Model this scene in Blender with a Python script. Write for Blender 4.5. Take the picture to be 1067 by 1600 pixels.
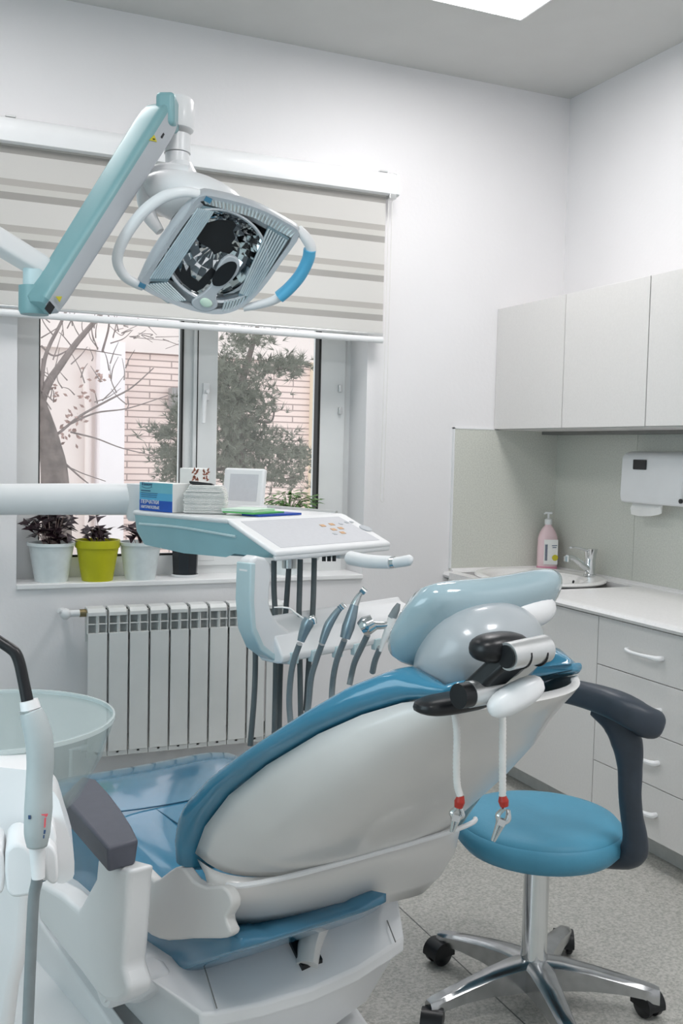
import bpy, bmesh, math, random
import numpy as np
from mathutils import Matrix, Vector

for o in list(bpy.data.objects): bpy.data.objects.remove(o)
SC = bpy.context.scene
COL = SC.collection
random.seed(7); rng = np.random.default_rng(7)

# ------------------------------------------------------------------ camera
CAM = np.array([-2.844, -3.96, 1.349])
F = 1576.4
CR = np.array([0.91593254, -0.40064492, 0.02347805])
CU = np.array([0.00250326, 0.06420237, 0.99793376])
CF = np.array([0.40132444, 0.91398124, -0.05980796])
cam = bpy.data.cameras.new('camera'); co = bpy.data.objects.new('camera', cam); COL.objects.link(co)
cam.sensor_fit = 'HORIZONTAL'; cam.sensor_width = 36; cam.lens = F / 1067 * 36; cam.clip_start = 0.05; cam.clip_end = 200
M = Matrix.Identity(4)
for i in range(3):
    M[i][0] = CR[i]; M[i][1] = CU[i]; M[i][2] = -CF[i]; M[i][3] = CAM[i]
co.matrix_world = M; SC.camera = co

# ------------------------------------------------------------------ light and exposure
SC.view_settings.view_transform = 'Standard'; SC.view_settings.look = 'None'
SC.view_settings.exposure = 0.13; SC.view_settings.gamma = 1.0
W = bpy.data.worlds.new('sky'); SC.world = W; W.use_nodes = True
W.node_tree.nodes['Background'].inputs[0].default_value = (0.95, 0.97, 1.0, 1)
W.node_tree.nodes['Background'].inputs[1].default_value = 1.55

def area(name, loc, rot, sx, sy, power, col):
    l = bpy.data.lights.new(name, 'AREA'); l.shape = 'RECTANGLE'; l.size = sx; l.size_y = sy; l.energy = power; l.color = col
    o = bpy.data.objects.new(name, l); COL.objects.link(o); o.location = loc; o.rotation_euler = rot; return o
PANELS = [(-1.0, -0.95), (-2.75, -0.95), (-1.0, -3.6), (-2.75, -3.6)]  # first panel is in view; the other three are assumed, added for light
for i, (x, y) in enumerate(PANELS):
    area('panel_light', (x, y, 2.972), (0, 0, 0), 0.56, 0.56, [10.5, 4, 16, 13][i], (1.0, 0.975, 0.97))
# cyan side fill, added in an invented opening of the left wall
area('side_fill_light', (-4.02, -3.2, 1.55), (0, math.radians(-90), 0), 1.3, 1.5, 11, (0.58, 0.88, 1.0))

# ------------------------------------------------------------------ pixel measurements -> points on real planes
def ray(x, y): return CF + CR * (x - 533.5) / F - CU * (y - 800) / F
def hit(x, y, ax, v):
    d = ray(x, y); return CAM + (v - CAM[ax]) / d[ax] * d
def dep(x, y, k): return CAM + ray(x, y) * k
class Frame:
    def __init__(s, o, yaw):
        a = math.radians(yaw); s.o = np.array(o, float); s.yaw = a
        s.M = np.array([[math.cos(a), math.sin(a), 0], [-math.sin(a), math.cos(a), 0], [0, 0, 1]])
    def hit(s, x, y, ax, v):
        d = s.M @ ray(x, y); c = s.M @ (CAM - s.o); return c + (v - c[ax]) / d[ax] * d
    def W(s, u, v, z): return s.o + s.M.T @ np.array([u, v, z], float)

# ------------------------------------------------------------------ materials
def mat(name, col, rough=0.5, metal=0.0, spec=0.5, trans=0.0, ior=1.45, noise=None, bump=None, coat=0.0, emis=None, alpha=None, sss=0.0, sheen=0.0):
    m = bpy.data.materials.new(name); m.use_nodes = True; nt = m.node_tree; b = nt.nodes['Principled BSDF']
    c = (*col, 1); b.inputs['Base Color'].default_value = c; b.inputs['Roughness'].default_value = rough
    b.inputs['Metallic'].default_value = metal; b.inputs['Specular IOR Level'].default_value = spec
    b.inputs['Transmission Weight'].default_value = trans; b.inputs['IOR'].default_value = ior; b.inputs['Coat Weight'].default_value = coat
    b.inputs['Coat Roughness'].default_value = 0.06
    if sheen: b.inputs['Sheen Weight'].default_value = sheen
    if alpha is not None: b.inputs['Alpha'].default_value = alpha
    if emis: b.inputs['Emission Color'].default_value = (*emis[0], 1); b.inputs['Emission Strength'].default_value = emis[1]
    if noise:
        sc, amt, det = noise
        tc = nt.nodes.new('ShaderNodeTexCoord'); n = nt.nodes.new('ShaderNodeTexNoise'); n.inputs['Scale'].default_value = sc; n.inputs['Detail'].default_value = det
        r = nt.nodes.new('ShaderNodeMapRange'); r.inputs[1].default_value = 0.3; r.inputs[2].default_value = 0.7; r.inputs[3].default_value = 1 - amt; r.inputs[4].default_value = 1 + amt
        v = nt.nodes.new('ShaderNodeHueSaturation'); v.inputs['Color'].default_value = c
        nt.links.new(tc.outputs['Object'], n.inputs['Vector']); nt.links.new(n.outputs['Fac'], r.inputs[0]); nt.links.new(r.outputs[0], v.inputs['Value']); nt.links.new(v.outputs[0], b.inputs['Base Color'])
    if bump:
        sc, st = bump
        tc = nt.nodes.new('ShaderNodeTexCoord'); n = nt.nodes.new('ShaderNodeTexNoise'); n.inputs['Scale'].default_value = sc; n.inputs['Detail'].default_value = 3
        bp = nt.nodes.new('ShaderNodeBump'); bp.inputs['Strength'].default_value = st; bp.inputs['Distance'].default_value = 0.01
        nt.links.new(tc.outputs['Object'], n.inputs['Vector']); nt.links.new(n.outputs['Fac'], bp.inputs['Height']); nt.links.new(bp.outputs[0], b.inputs['Normal'])
    return m
MT = dict(
    wall=mat('wall_paint', (0.80, 0.79, 0.80), 0.75, noise=(1.5, 0.02, 3), bump=(60, 0.06)),
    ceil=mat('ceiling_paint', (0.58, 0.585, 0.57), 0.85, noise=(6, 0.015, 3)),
    side=mat('side_wall_paint', (0.55, 0.68, 0.70), 0.8, noise=(3, 0.02, 2)),  # unseen wall; teal chosen so its bounce tints left-facing sides
    sill=mat('sill_plastic', (0.86, 0.86, 0.86), 0.3, noise=(8, 0.02, 2)),
    splash=mat('splash_laminate', (0.63, 0.64, 0.585), 0.4, noise=(160, 0.10, 6)),
    cab=mat('cabinet_laminate', (0.72, 0.705, 0.69), 0.45, noise=(120, 0.02, 4)),
    gap=mat('cabinet_edge', (0.22, 0.22, 0.21), 0.6, noise=(30, .05, 2)),
    kick=mat('kick_metal', (0.55, 0.555, 0.54), 0.45, noise=(40, .05, 2)),
    counter=mat('counter_laminate', (0.80, 0.79, 0.79), 0.22, noise=(90, 0.03, 4)),
    ceramic=mat('sink_acrylic', (0.80, 0.79, 0.78), 0.15, noise=(150, 0.04, 4)),
    plastic=mat('white_plastic', (0.80, 0.81, 0.82), 0.28, noise=(12, 0.015, 2)),
    shell=mat('chair_shell_plastic', (0.70, 0.69, 0.675), 0.30, coat=0.3, noise=(5, 0.03, 3)),
    shell2=mat('chair_base_plastic', (0.78, 0.79, 0.80), 0.3, noise=(6, 0.02, 3)),
    teal=mat('tray_shade_teal', (0.33, 0.56, 0.61), 0.3, noise=(12, 0.03, 3)),  # white tray plastic with a teal shade tint painted in
    armshade=mat('arm_shade_teal', (0.21, 0.385, 0.41), 0.35, noise=(12, 0.03, 3)),  # white lamp arm plastic, shaded faces coloured teal
    teallite=mat('light_teal_plastic', (0.52, 0.66, 0.69), 0.3, noise=(12, 0.03, 3)),
    lilac=mat('grey_lilac_plastic', (0.46, 0.49, 0.52), 0.35, noise=(12, 0.03, 3)),
    grey=mat('panel_grey', (0.58, 0.59, 0.62), 0.4, noise=(80, 0.02, 3)),
    blue=mat('blue_vinyl', (0.045, 0.225, 0.36), 0.16, coat=0.7, noise=(9, 0.05, 3), bump=(18, 0.10)),
    bluelt=mat('blue_vinyl_covered', (0.045, 0.20, 0.33), 0.16, coat=0.6, noise=(5, 0.08, 3), bump=(4, 0.08)),
    stool=mat('stool_blue_vinyl', (0.075, 0.29, 0.43), 0.5, noise=(9, 0.04, 3), bump=(90, 0.05)),
    headcov=mat('headrest_covered_vinyl', (0.34, 0.46, 0.51), 0.10, coat=1.0, noise=(4, 0.10, 2)),
    headsh=mat('headrest_shell', (0.40, 0.435, 0.46), 0.30, coat=0.4, noise=(5, 0.03, 2)),
    film=mat('blue_film', (0.45, 0.66, 0.74), 0.15, trans=0.35, noise=(5, 0.05, 2)),
    dark=mat('dark_slate_rubber', (0.035, 0.047, 0.065), 0.42, noise=(50, 0.06, 3)),
    darkpad=mat('armrest_pad', (0.085, 0.09, 0.115), 0.45, noise=(50, 0.05, 3)),
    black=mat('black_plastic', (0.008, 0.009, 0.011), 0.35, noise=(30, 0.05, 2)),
    chrome=mat('chrome', (0.72, 0.74, 0.75), 0.10, metal=1.0, noise=(20, 0.02, 2)),
    alu=mat('polished_aluminium', (0.48, 0.49, 0.50), 0.22, metal=1.0, noise=(30, 0.10, 4)),
    steel=mat('brushed_silver', (0.68, 0.69, 0.69), 0.30, metal=0.85, noise=(30, 0.04, 3)),
    mirror=mat('reflector_mirror', (0.80, 0.83, 0.85), 0.05, metal=1.0, noise=(20, 0.02, 2)),
    hose=mat('hose_grey', (0.21, 0.24, 0.25), 0.45, noise=(60, 0.05, 2)),
    hosedk=mat('hose_dark', (0.10, 0.12, 0.125), 0.45, noise=(60, 0.05, 2)),
    instr=mat('handpiece_grey', (0.28, 0.35, 0.39), 0.3, metal=0.6, noise=(40, 0.05, 2)),
    cord=mat('white_cord', (0.78, 0.77, 0.75), 0.6, noise=(60, 0.03, 2)),
    red=mat('red_plastic', (0.42, 0.03, 0.02), 0.4, noise=(40, 0.05, 2)),
    redmark=mat('red_print', (0.65, 0.10, 0.12), 0.5, noise=(40, 0.05, 2)),
    yellow=mat('yellow_green_pot', (0.50, 0.49, 0.01), 0.4, noise=(20, 0.04, 2)),
    pot=mat('white_pot', (0.72, 0.78, 0.79), 0.35, noise=(30, 0.04, 2)),
    curing=mat('grey_handle', (0.42, 0.47, 0.48), 0.45, noise=(30, 0.04, 2)),
    seam=mat('seam_thread', (0.025, 0.10, 0.17), 0.9, noise=(30, 0.04, 2)),
    inner=mat('gap_shade_grey', (0.15, 0.19, 0.20), 0.5, noise=(30, 0.04, 2)),
    potdk=mat('black_pot', (0.012, 0.015, 0.02), 0.35, noise=(20, 0.05, 2)),
    soil=mat('soil', (0.05, 0.035, 0.025), 0.9, noise=(60, 0.4, 4)),
    purple=mat('purple_leaf', (0.022, 0.006, 0.012), 0.55, noise=(20, 0.25, 2)),
    leaf=mat('green_leaf', (0.10, 0.20, 0.055), 0.5, noise=(30, 0.5, 3)),
    stem=mat('pale_stem', (0.42, 0.30, 0.27), 0.6, noise=(30, 0.1, 2)),
    paper=mat('white_paper', (0.84, 0.84, 0.82), 0.7, noise=(30, 0.02, 2)),
    greenp=mat('green_paper', (0.12, 0.50, 0.14), 0.6, noise=(30, 0.04, 2)),
    greenlt=mat('pale_green_paper', (0.62, 0.78, 0.66), 0.6, noise=(30, 0.04, 2)),
    bluep=mat('blue_folder', (0.02, 0.08, 0.42), 0.4, noise=(30, 0.05, 2)),
    boxtop=mat('box_cyan', (0.18, 0.50, 0.60), 0.45, noise=(20, 0.03, 2)),
    boxmid=mat('box_sky', (0.10, 0.42, 0.66), 0.45, noise=(20, 0.03, 2)),
    boxlow=mat('box_deep_blue', (0.01, 0.09, 0.45), 0.45, noise=(20, 0.03, 2)),
    ink=mat('dark_ink', (0.03, 0.07, 0.16), 0.6, noise=(20, 0.03, 2)),
    orange=mat('orange_print', (0.60, 0.38, 0.22), 0.6, noise=(20, 0.03, 2)),
    brown=mat('brown_print', (0.30, 0.11, 0.07), 0.6, noise=(20, 0.1, 2)),
    warn=mat('yellow_sticker', (0.62, 0.55, 0.04), 0.5, noise=(20, 0.03, 2)),
    soap=mat('pink_soap_bottle', (0.80, 0.60, 0.63), 0.25, noise=(10, 0.03, 2)),
    soapdk=mat('pink_soap', (0.80, 0.33, 0.46), 0.25, noise=(10, 0.03, 2)),
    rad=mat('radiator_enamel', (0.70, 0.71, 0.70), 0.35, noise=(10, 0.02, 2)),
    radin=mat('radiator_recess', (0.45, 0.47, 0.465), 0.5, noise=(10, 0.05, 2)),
    brass=mat('brass', (0.30, 0.24, 0.13), 0.4, metal=0.8, noise=(30, 0.1, 2)),
    gasket=mat('black_gasket', (0.012, 0.012, 0.012), 0.6, noise=(30, 0.1, 2)),
    upvc=mat('window_plastic', (0.74, 0.755, 0.755), 0.3, noise=(10, 0.02, 2)),
    bark=mat('grey_bark', (0.17, 0.14, 0.13), 0.9, noise=(12, 0.35, 5), bump=(25, 0.6)),
    twig=mat('twig', (0.24, 0.20, 0.19), 0.9, noise=(12, 0.2, 3)),
    pine=mat('pine_needles', (0.17, 0.18, 0.145), 0.8, noise=(3, 0.3, 4)),
    dryleaf=mat('dry_leaf', (0.42, 0.29, 0.26), 0.8, noise=(12, 0.2, 3)),
    plaster=mat('outside_plaster', (0.86, 0.77, 0.74), 0.9, noise=(1.2, 0.05, 4)),
    plasterw=mat('outside_white_plaster', (0.93, 0.88, 0.90), 0.9, noise=(1.2, 0.03, 4)),
    plastery=mat('outside_cream', (0.90, 0.79, 0.62), 0.9, noise=(1.2, 0.03, 4)),
    ground=mat('outside_ground', (0.40, 0.37, 0.34), 0.9, noise=(2, 0.2, 4)),
    shade=mat('outside_dark_window', (0.35, 0.33, 0.33), 0.4, noise=(2, 0.1, 3)),
)
def glassmat(name, col, rough, mixf):
    m = bpy.data.materials.new(name); m.use_nodes = True; nt = m.node_tree; nt.nodes.clear()
    out = nt.nodes.new('ShaderNodeOutputMaterial'); mx = nt.nodes.new('ShaderNodeMixShader'); t = nt.nodes.new('ShaderNodeBsdfTransparent'); g = nt.nodes.new('ShaderNodeBsdfPrincipled')
    t.inputs[0].default_value = (*col, 1); g.inputs['Base Color'].default_value = (*col, 1); g.inputs['Roughness'].default_value = rough
    mx.inputs[0].default_value = mixf
    nt.links.new(t.outputs[0], mx.inputs[1]); nt.links.new(g.outputs[0], mx.inputs[2]); nt.links.new(mx.outputs[0], out.inputs[0]); return m
MT['glassrib'] = mat('clear_ribs', (0.62, 0.70, 0.73), 0.12, metal=0.35, noise=(30, .05, 2))
MT['rimglass'] = glassmat('rim_glass', (0.85, 0.9, 0.9), 0.05, 0.4)
MT['pane'] = glassmat('window_glass', (0.97, 0.98, 0.98), 0.02, 0.05)
MT['bowl'] = glassmat('bowl_glass', (0.88, 0.91, 0.91), 0.05, 0.14)
MT['lens'] = glassmat('ribbed_lens', (0.42, 0.56, 0.62), 0.08, 0.55)
def floor_mat():
    m = mat('floor_vinyl', (0.45, 0.455, 0.43), 0.42); nt = m.node_tree; b = nt.nodes['Principled BSDF']
    tc = nt.nodes.new('ShaderNodeTexCoord'); n = nt.nodes.new('ShaderNodeTexNoise'); n.inputs['Scale'].default_value = 130; n.inputs['Detail'].default_value = 6; n.inputs['Roughness'].default_value = 0.7
    r = nt.nodes.new('ShaderNodeValToRGB'); r.color_ramp.elements[0].position = .36; r.color_ramp.elements[0].color = (0.28, 0.285, 0.26, 1); r.color_ramp.elements[1].position = .60; r.color_ramp.elements[1].color = (0.53, 0.52, 0.49, 1)
    nt.links.new(tc.outputs['Object'], n.inputs['Vector']); nt.links.new(n.outputs['Fac'], r.inputs[0])
    sp = nt.nodes.new('ShaderNodeSeparateXYZ'); nt.links.new(tc.outputs['Object'], sp.inputs[0])
    # sheet seams run along Y; x = -1.42 and every 1.5 m
    def seam(outp, off, per):
        a = nt.nodes.new('ShaderNodeMath'); a.operation = 'ADD'; a.inputs[1].default_value = off + per * 10.5
        q = nt.nodes.new('ShaderNodeMath'); q.operation = 'MODULO'; q.inputs[1].default_value = per
        s = nt.nodes.new('ShaderNodeMath'); s.operation = 'SUBTRACT'; s.inputs[1].default_value = per / 2
        ab = nt.nodes.new('ShaderNodeMath'); ab.operation = 'ABSOLUTE'
        l = nt.nodes.new('ShaderNodeMath'); l.operation = 'LESS_THAN'; l.inputs[1].default_value = 0.0022
        nt.links.new(outp, a.inputs[0]); nt.links.new(a.outputs[0], q.inputs[0]); nt.links.new(q.outputs[0], s.inputs[0]); nt.links.new(s.outputs[0], ab.inputs[0]); nt.links.new(ab.outputs[0], l.inputs[0]); return l.outputs[0]
    s1 = seam(sp.outputs[0], -(FX0 + 2.0), 1.5)
    mx = nt.nodes.new('ShaderNodeMix'); mx.data_type = 'RGBA'; mx.inputs[7].default_value = (0.10, 0.105, 0.10, 1)
    nt.links.new(s1, mx.inputs[0]); nt.links.new(r.outputs[0], mx.inputs[6]); nt.links.new(mx.outputs[2], b.inputs['Base Color']); return m
FX0 = float(hit(631.9, 1425, 2, 0)[0])
MT['floor'] = floor_mat()
def brick_mat():
    m = mat('outside_bricks', (0.85, 0.72, 0.70), 0.9); nt = m.node_tree; b = nt.nodes['Principled BSDF']
    tc = nt.nodes.new('ShaderNodeTexCoord'); sp = nt.nodes.new('ShaderNodeSeparateXYZ'); cb = nt.nodes.new('ShaderNodeCombineXYZ'); br = nt.nodes.new('ShaderNodeTexBrick')
    br.inputs['Color1'].default_value = (0.91, 0.75, 0.70, 1); br.inputs['Color2'].default_value = (0.87, 0.72, 0.68, 1); br.inputs['Mortar'].default_value = (0.42, 0.33, 0.31, 1)
    br.inputs['Scale'].default_value = 1.0; br.inputs['Brick Width'].default_value = 0.52; br.inputs['Row Height'].default_value = 0.075; br.inputs['Mortar Size'].default_value = 0.009; br.inputs['Mortar Smooth'].default_value = 0.3
    nt.links.new(tc.outputs['Object'], sp.inputs[0]); nt.links.new(sp.outputs[0], cb.inputs[0]); nt.links.new(sp.outputs[2], cb.inputs[1]); nt.links.new(cb.outputs[0], br.inputs['Vector']); nt.links.new(br.outputs[0], b.inputs['Base Color']); return m
MT['brick'] = brick_mat()
def blind_mat():
    m = bpy.data.materials.new('zebra_fabric'); m.use_nodes = True; nt = m.node_tree; nt.nodes.clear()
    out = nt.nodes.new('ShaderNodeOutputMaterial'); tc = nt.nodes.new('ShaderNodeTexCoord'); sp = nt.nodes.new('ShaderNodeSeparateXYZ'); nt.links.new(tc.outputs['Object'], sp.inputs[0])
    # object origin is at the fabric's lower edge: z measured up from there
    md = nt.nodes.new('ShaderNodeMath'); md.operation = 'MODULO'; md.inputs[1].default_value = BP
    ad = nt.nodes.new('ShaderNodeMath'); ad.operation = 'ADD'; ad.inputs[1].default_value = BOFF
    dv = nt.nodes.new('ShaderNodeMath'); dv.operation = 'DIVIDE'; dv.inputs[1].default_value = BP
    nt.links.new(sp.outputs[2], ad.inputs[0]); nt.links.new(ad.outputs[0], md.inputs[0]); nt.links.new(md.outputs[0], dv.inputs[0])
    r = nt.nodes.new('ShaderNodeValToRGB'); r.color_ramp.interpolation = 'CONSTANT'; e = r.color_ramp.elements
    e[0].position = 0; e[0].color = (0.88, 0.87, 0.85, 1); e[1].position = 0.55; e[1].color = (0.60, 0.585, 0.56, 1)
    for p, c in ((0.71, (0.85, 0.84, 0.81, 1)), (0.85, (0.70, 0.68, 0.65, 1))): k = e.new(p); k.color = c
    a = nt.nodes.new('ShaderNodeValToRGB'); a.color_ramp.interpolation = 'CONSTANT'; e = a.color_ramp.elements
    e[0].position = 0; e[0].color = (0, 0, 0, 1); e[1].position = 0.55; e[1].color = (.20, .20, .20, 1)
    for p, c in ((0.71, .04), (0.85, .08)): k = e.new(p); k.color = (c, c, c, 1)
    nt.links.new(dv.outputs[0], r.inputs[0]); nt.links.new(dv.outputs[0], a.inputs[0])
    d = nt.nodes.new('ShaderNodeBsdfDiffuse'); tl = nt.nodes.new('ShaderNodeBsdfTranslucent'); m1 = nt.nodes.new('ShaderNodeMixShader'); m1.inputs[0].default_value = 0.55
    t = nt.nodes.new('ShaderNodeBsdfTransparent'); m2 = nt.nodes.new('ShaderNodeMixShader')
    nt.links.new(r.outputs[0], d.inputs[0]); nt.links.new(r.outputs[0], tl.inputs[0]); nt.links.new(d.outputs[0], m1.inputs[1]); nt.links.new(tl.outputs[0], m1.inputs[2])
    nt.links.new(a.outputs[0], m2.inputs[0]); nt.links.new(m1.outputs[0], m2.inputs[1]); nt.links.new(t.outputs[0], m2.inputs[2]); nt.links.new(m2.outputs[0], out.inputs[0]); return m
BP, BOFF = 0.164, 0.0

# ------------------------------------------------------------------ geometry helpers
def nrm(v): v = np.array(v, float); return v / (np.linalg.norm(v) + 1e-12)
def smooth_path(P, n=8):
    P = [np.array(p, float) for p in P]; Q = [2 * P[0] - P[1]] + P + [2 * P[-1] - P[-2]]; out = []
    for i in range(1, len(Q) - 2):
        a, b, c, d = Q[i - 1:i + 3]
        for k in range(n):
            t = k / n; out.append(0.5 * (2 * b + (c - a) * t + (2 * a - 5 * b + 4 * c - d) * t * t + (3 * b - a - 3 * c + d) * t ** 3))
    out.append(P[-1]); return out
def sm(P, n=4, closed=True):
    """smooth a closed planar outline with Catmull-Rom"""
    P = [np.array(p, float) for p in P]; N = len(P); out = []
    for i in range(N):
        a, b, c, d = P[i - 1], P[i], P[(i + 1) % N], P[(i + 2) % N]
        for k in range(n):
            t = k / n; out.append(0.5 * (2 * b + (c - a) * t + (2 * a - 5 * b + 4 * c - d) * t * t + (3 * b - a - 3 * c + d) * t ** 3))
    return out
class MB:
    def __init__(s): s.v = []; s.f = []; s.m = []; s.cur = 0
    def add(s, vs, fs):
        o = len(s.v); s.v += [tuple(map(float, p)) for p in vs]; s.f += [tuple(o + i for i in f) for f in fs]; s.m += [s.cur] * len(fs); return s
    def box(s, c, size, X=(1, 0, 0), Y=(0, 1, 0), Z=(0, 0, 1)):
        c = np.array(c, float); X, Y, Z = [np.array(a, float) * k / 2 for a, k in zip((X, Y, Z), size)]
        vs = [c + i * X + j * Y + k * Z for i in (-1, 1) for j in (-1, 1) for k in (-1, 1)]
        return s.add(vs, [(0, 1, 3, 2), (4, 6, 7, 5), (0, 4, 5, 1), (2, 3, 7, 6), (0, 2, 6, 4), (1, 5, 7, 3)])
    def mm(s, a, b):
        a = np.array(a, float); b = np.array(b, float); return s.box((a + b) / 2, np.abs(b - a))
    def loft(s, rings, closed=True, cap=True, loop=False):
        n = len(rings[0]); vs = [p for r in rings for p in r]; fs = []; R = len(rings)
        for i in range(R if loop else R - 1):
            for j in range(n if closed else n - 1):
                a = i * n + j; b = i * n + (j + 1) % n; i2 = (i + 1) % R; fs.append((a, b, i2 * n + (j + 1) % n, i2 * n + j))
        if cap and closed and not loop: fs.append(tuple(range(n - 1, -1, -1))); fs.append(tuple((R - 1) * n + j for j in range(n)))
        return s.add(vs, fs)
    def tube(s, P, r, n=12, sub=6, rx=1.0, cap=True, up=None):
        if sub: 
            m = len(P); P2 = smooth_path(P, sub)
            if hasattr(r, '__len__'): r = list(np.interp(np.linspace(0, m - 1, len(P2)), range(m), r))
            P = P2
        P = [np.array(p, float) for p in P]; K = len(P)
        if not hasattr(r, '__len__'): r = [r] * K
        T = [nrm(P[min(i + 1, K - 1)] - P[max(i - 1, 0)]) for i in range(K)]
        a = np.array(up if up is not None else ((0, 0, 1) if abs(T[0][2]) < .9 else (1, 0, 0)), float); N = nrm(a - T[0] * (a @ T[0])); rings = []
        for i in range(K):
            N = nrm(N - T[i] * (N @ T[i])); B = np.cross(T[i], N)
            rings.append([P[i] + r[i] * (math.cos(t) * N + rx * math.sin(t) * B) for t in np.linspace(0, 2 * math.pi, n, endpoint=False)])
        return s.loft(rings, True, cap)
    def lathe(s, prof, o, axis=(0, 0, 1), n=32, sx=1.0, xdir=None):
        Z = nrm(axis); a = np.array(xdir if xdir is not None else ((1, 0, 0) if abs(Z[0]) < .9 else (0, 1, 0)), float); X = nrm(a - Z * (a @ Z)); Y = np.cross(Z, X); o = np.array(o, float)
        rings = [[o + Z * h + r * (math.cos(t) * X * sx + math.sin(t) * Y) for t in np.linspace(0, 2 * math.pi, n, endpoint=False)] for r, h in prof]
        return s.loft(rings, True, True)
    def prism(s, pts, ext):
        pts = [np.array(p, float) for p in pts]; ext = np.array(ext, float); return s.loft([pts, [p + ext for p in pts]], True, True)
    def ell(s, c, R, axes=((1, 0, 0), (0, 1, 0), (0, 0, 1)), n=20, m=12, p=1.0):
        c = np.array(c, float); A = [nrm(a) for a in axes]; rings = []
        sg = lambda x: math.copysign(abs(x) ** p, x)
        for i in range(1, m):
            ph = -math.pi / 2 + math.pi * i / m
            rings.append([c + A[0] * R[0] * sg(math.cos(ph)) * sg(math.cos(t)) + A[1] * R[1] * sg(math.cos(ph)) * sg(math.sin(t)) + A[2] * R[2] * sg(math.sin(ph)) for t in np.linspace(0, 2 * math.pi, n, endpoint=False)])
        return s.loft(rings, True, True)
    def build(s, name, m, parent=None, smooth=True, bevel=0, subsurf=0, ang=35, seg=3, solid=0):
        me = bpy.data.meshes.new(name); mw = Matrix.Identity(4)
        V = np.array(s.v)
        if parent is None:
            lo, hi = V.min(0), V.max(0); org = np.array([(lo[0] + hi[0]) / 2, (lo[1] + hi[1]) / 2, lo[2]]); L = V - org
        else:
            root = parent
            while root.parent: root = root.parent
            mi = np.array(ROOTM[root.name].inverted()); L = V @ mi[:3, :3].T + mi[:3, 3]
        me.from_pydata([tuple(p) for p in L], [], s.f); me.update()
        bm = bmesh.new(); bm.from_mesh(me); bmesh.ops.recalc_face_normals(bm, faces=bm.faces); bm.to_mesh(me); bm.free()
        ms = m if isinstance(m, (list, tuple)) else [m]
        for k in ms: me.materials.append(MT[k] if isinstance(k, str) else k)
        if len(ms) > 1: me.polygons.foreach_set('material_index', s.m)
        if smooth: me.shade_smooth(); me.set_sharp_from_angle(angle=math.radians(ang))
        o = bpy.data.objects.new(name, me); COL.objects.link(o)
        if parent is None: o.location = org; ROOTM[o.name] = Matrix.Translation(Vector(org))
        else: o.parent = parent
        if bevel:
            b = o.modifiers.new('bevel', 'BEVEL'); b.width = bevel; b.segments = seg; b.limit_method = 'ANGLE'; b.angle_limit = math.radians(35); b.harden_normals = False
        if subsurf: q = o.modifiers.new('subd', 'SUBSURF'); q.levels = subsurf; q.render_levels = subsurf
        if solid: q = o.modifiers.new('solid', 'SOLIDIFY'); q.thickness = solid; q.offset = 0
        return o
ROOTM = {}
def thing(name, label, cat, loc=(0, 0, 0), yaw=0, group=None):
    o = bpy.data.objects.new(name, None); COL.objects.link(o); o.location = tuple(map(float, loc)); o.rotation_euler = (0, 0, yaw); o.empty_display_size = .1
    ROOTM[o.name] = Matrix.Translation(Vector(tuple(map(float, loc)))) @ Matrix.Rotation(yaw, 4, 'Z')
    o['label'] = label; o['category'] = cat
    if group: o['group'] = group
    return o
def tag(o, label, cat, group=None):
    o['label'] = label; o['category'] = cat
    if group: o['group'] = group
    return o
def struct(o): o['kind'] = 'structure'; return o
def text_mb(s, size, o, X, Y, depth=0.0004, align='LEFT'):
    cu = bpy.data.curves.new('lettering', 'FONT'); cu.body = s; cu.size = size; cu.extrude = depth; cu.align_x = align
    t = bpy.data.objects.new('lettering', cu); COL.objects.link(t); bpy.context.view_layer.update()
    me = bpy.data.meshes.new_from_object(t.evaluated_get(bpy.context.evaluated_depsgraph_get()))
    X = nrm(X); Y = nrm(Y); Z = np.cross(X, Y); b = MB()
    b.add([np.array(o) + X * v.co[0] + Y * v.co[1] + Z * v.co[2] for v in me.vertices], [tuple(p.vertices) for p in me.polygons])
    bpy.data.objects.remove(t); bpy.data.meshes.remove(me); return b
def pipe_ring(outline, r, n=8):
    """closed tube round an outline"""
    P = [np.array(p, float) for p in outline]; K = len(P); c = sum(P) / K; rings = []
    for i in range(K):
        T = nrm(P[(i + 1) % K] - P[i - 1]); N = nrm((P[i] - c) - T * ((P[i] - c) @ T)); B = np.cross(T, N)
        rings.append([P[i] + r * (math.cos(t) * N + math.sin(t) * B) for t in np.linspace(0, 2 * math.pi, n, endpoint=False)])
    return rings

# ================================================================== ROOM
H = 2.999; XL, YR = -4.0, -5.3
SILL = 0.819; WXL, WXR, WZT = -2.44, -1.0, 2.36
struct(MB().mm((XL, YR, -.05), (0, .3, 0)).build('floor', 'floor', smooth=False))
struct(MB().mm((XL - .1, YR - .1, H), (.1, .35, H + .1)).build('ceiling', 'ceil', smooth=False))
b = MB(); b.mm((XL, 0, 0), (WXL, .32, H)); b.mm((WXR, 0, 0), (.1, .32, H)); b.mm((WXL, 0, WZT), (WXR, .32, H)); b.mm((WXL, 0, 0), (WXR, .32, SILL - .02))
struct(b.build('wall_back', 'wall', smooth=False))
struct(MB().mm((0, YR, 0), (.1, 0, H)).build('wall_right', 'wall', smooth=False))
b = MB(); b.mm((XL - .1, YR, 0), (XL, 0, .85)); b.mm((XL - .1, YR, 2.25), (XL, 0, H)); b.mm((XL - .1, YR, .85), (XL, -3.85, 2.25)); b.mm((XL - .1, -2.55, .85), (XL, 0, 2.25))
struct(b.build('wall_left', 'side', smooth=False))
struct(MB().mm((XL, YR - .1, 0), (0, YR, H)).build('wall_rear', 'wall', smooth=False))
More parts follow.
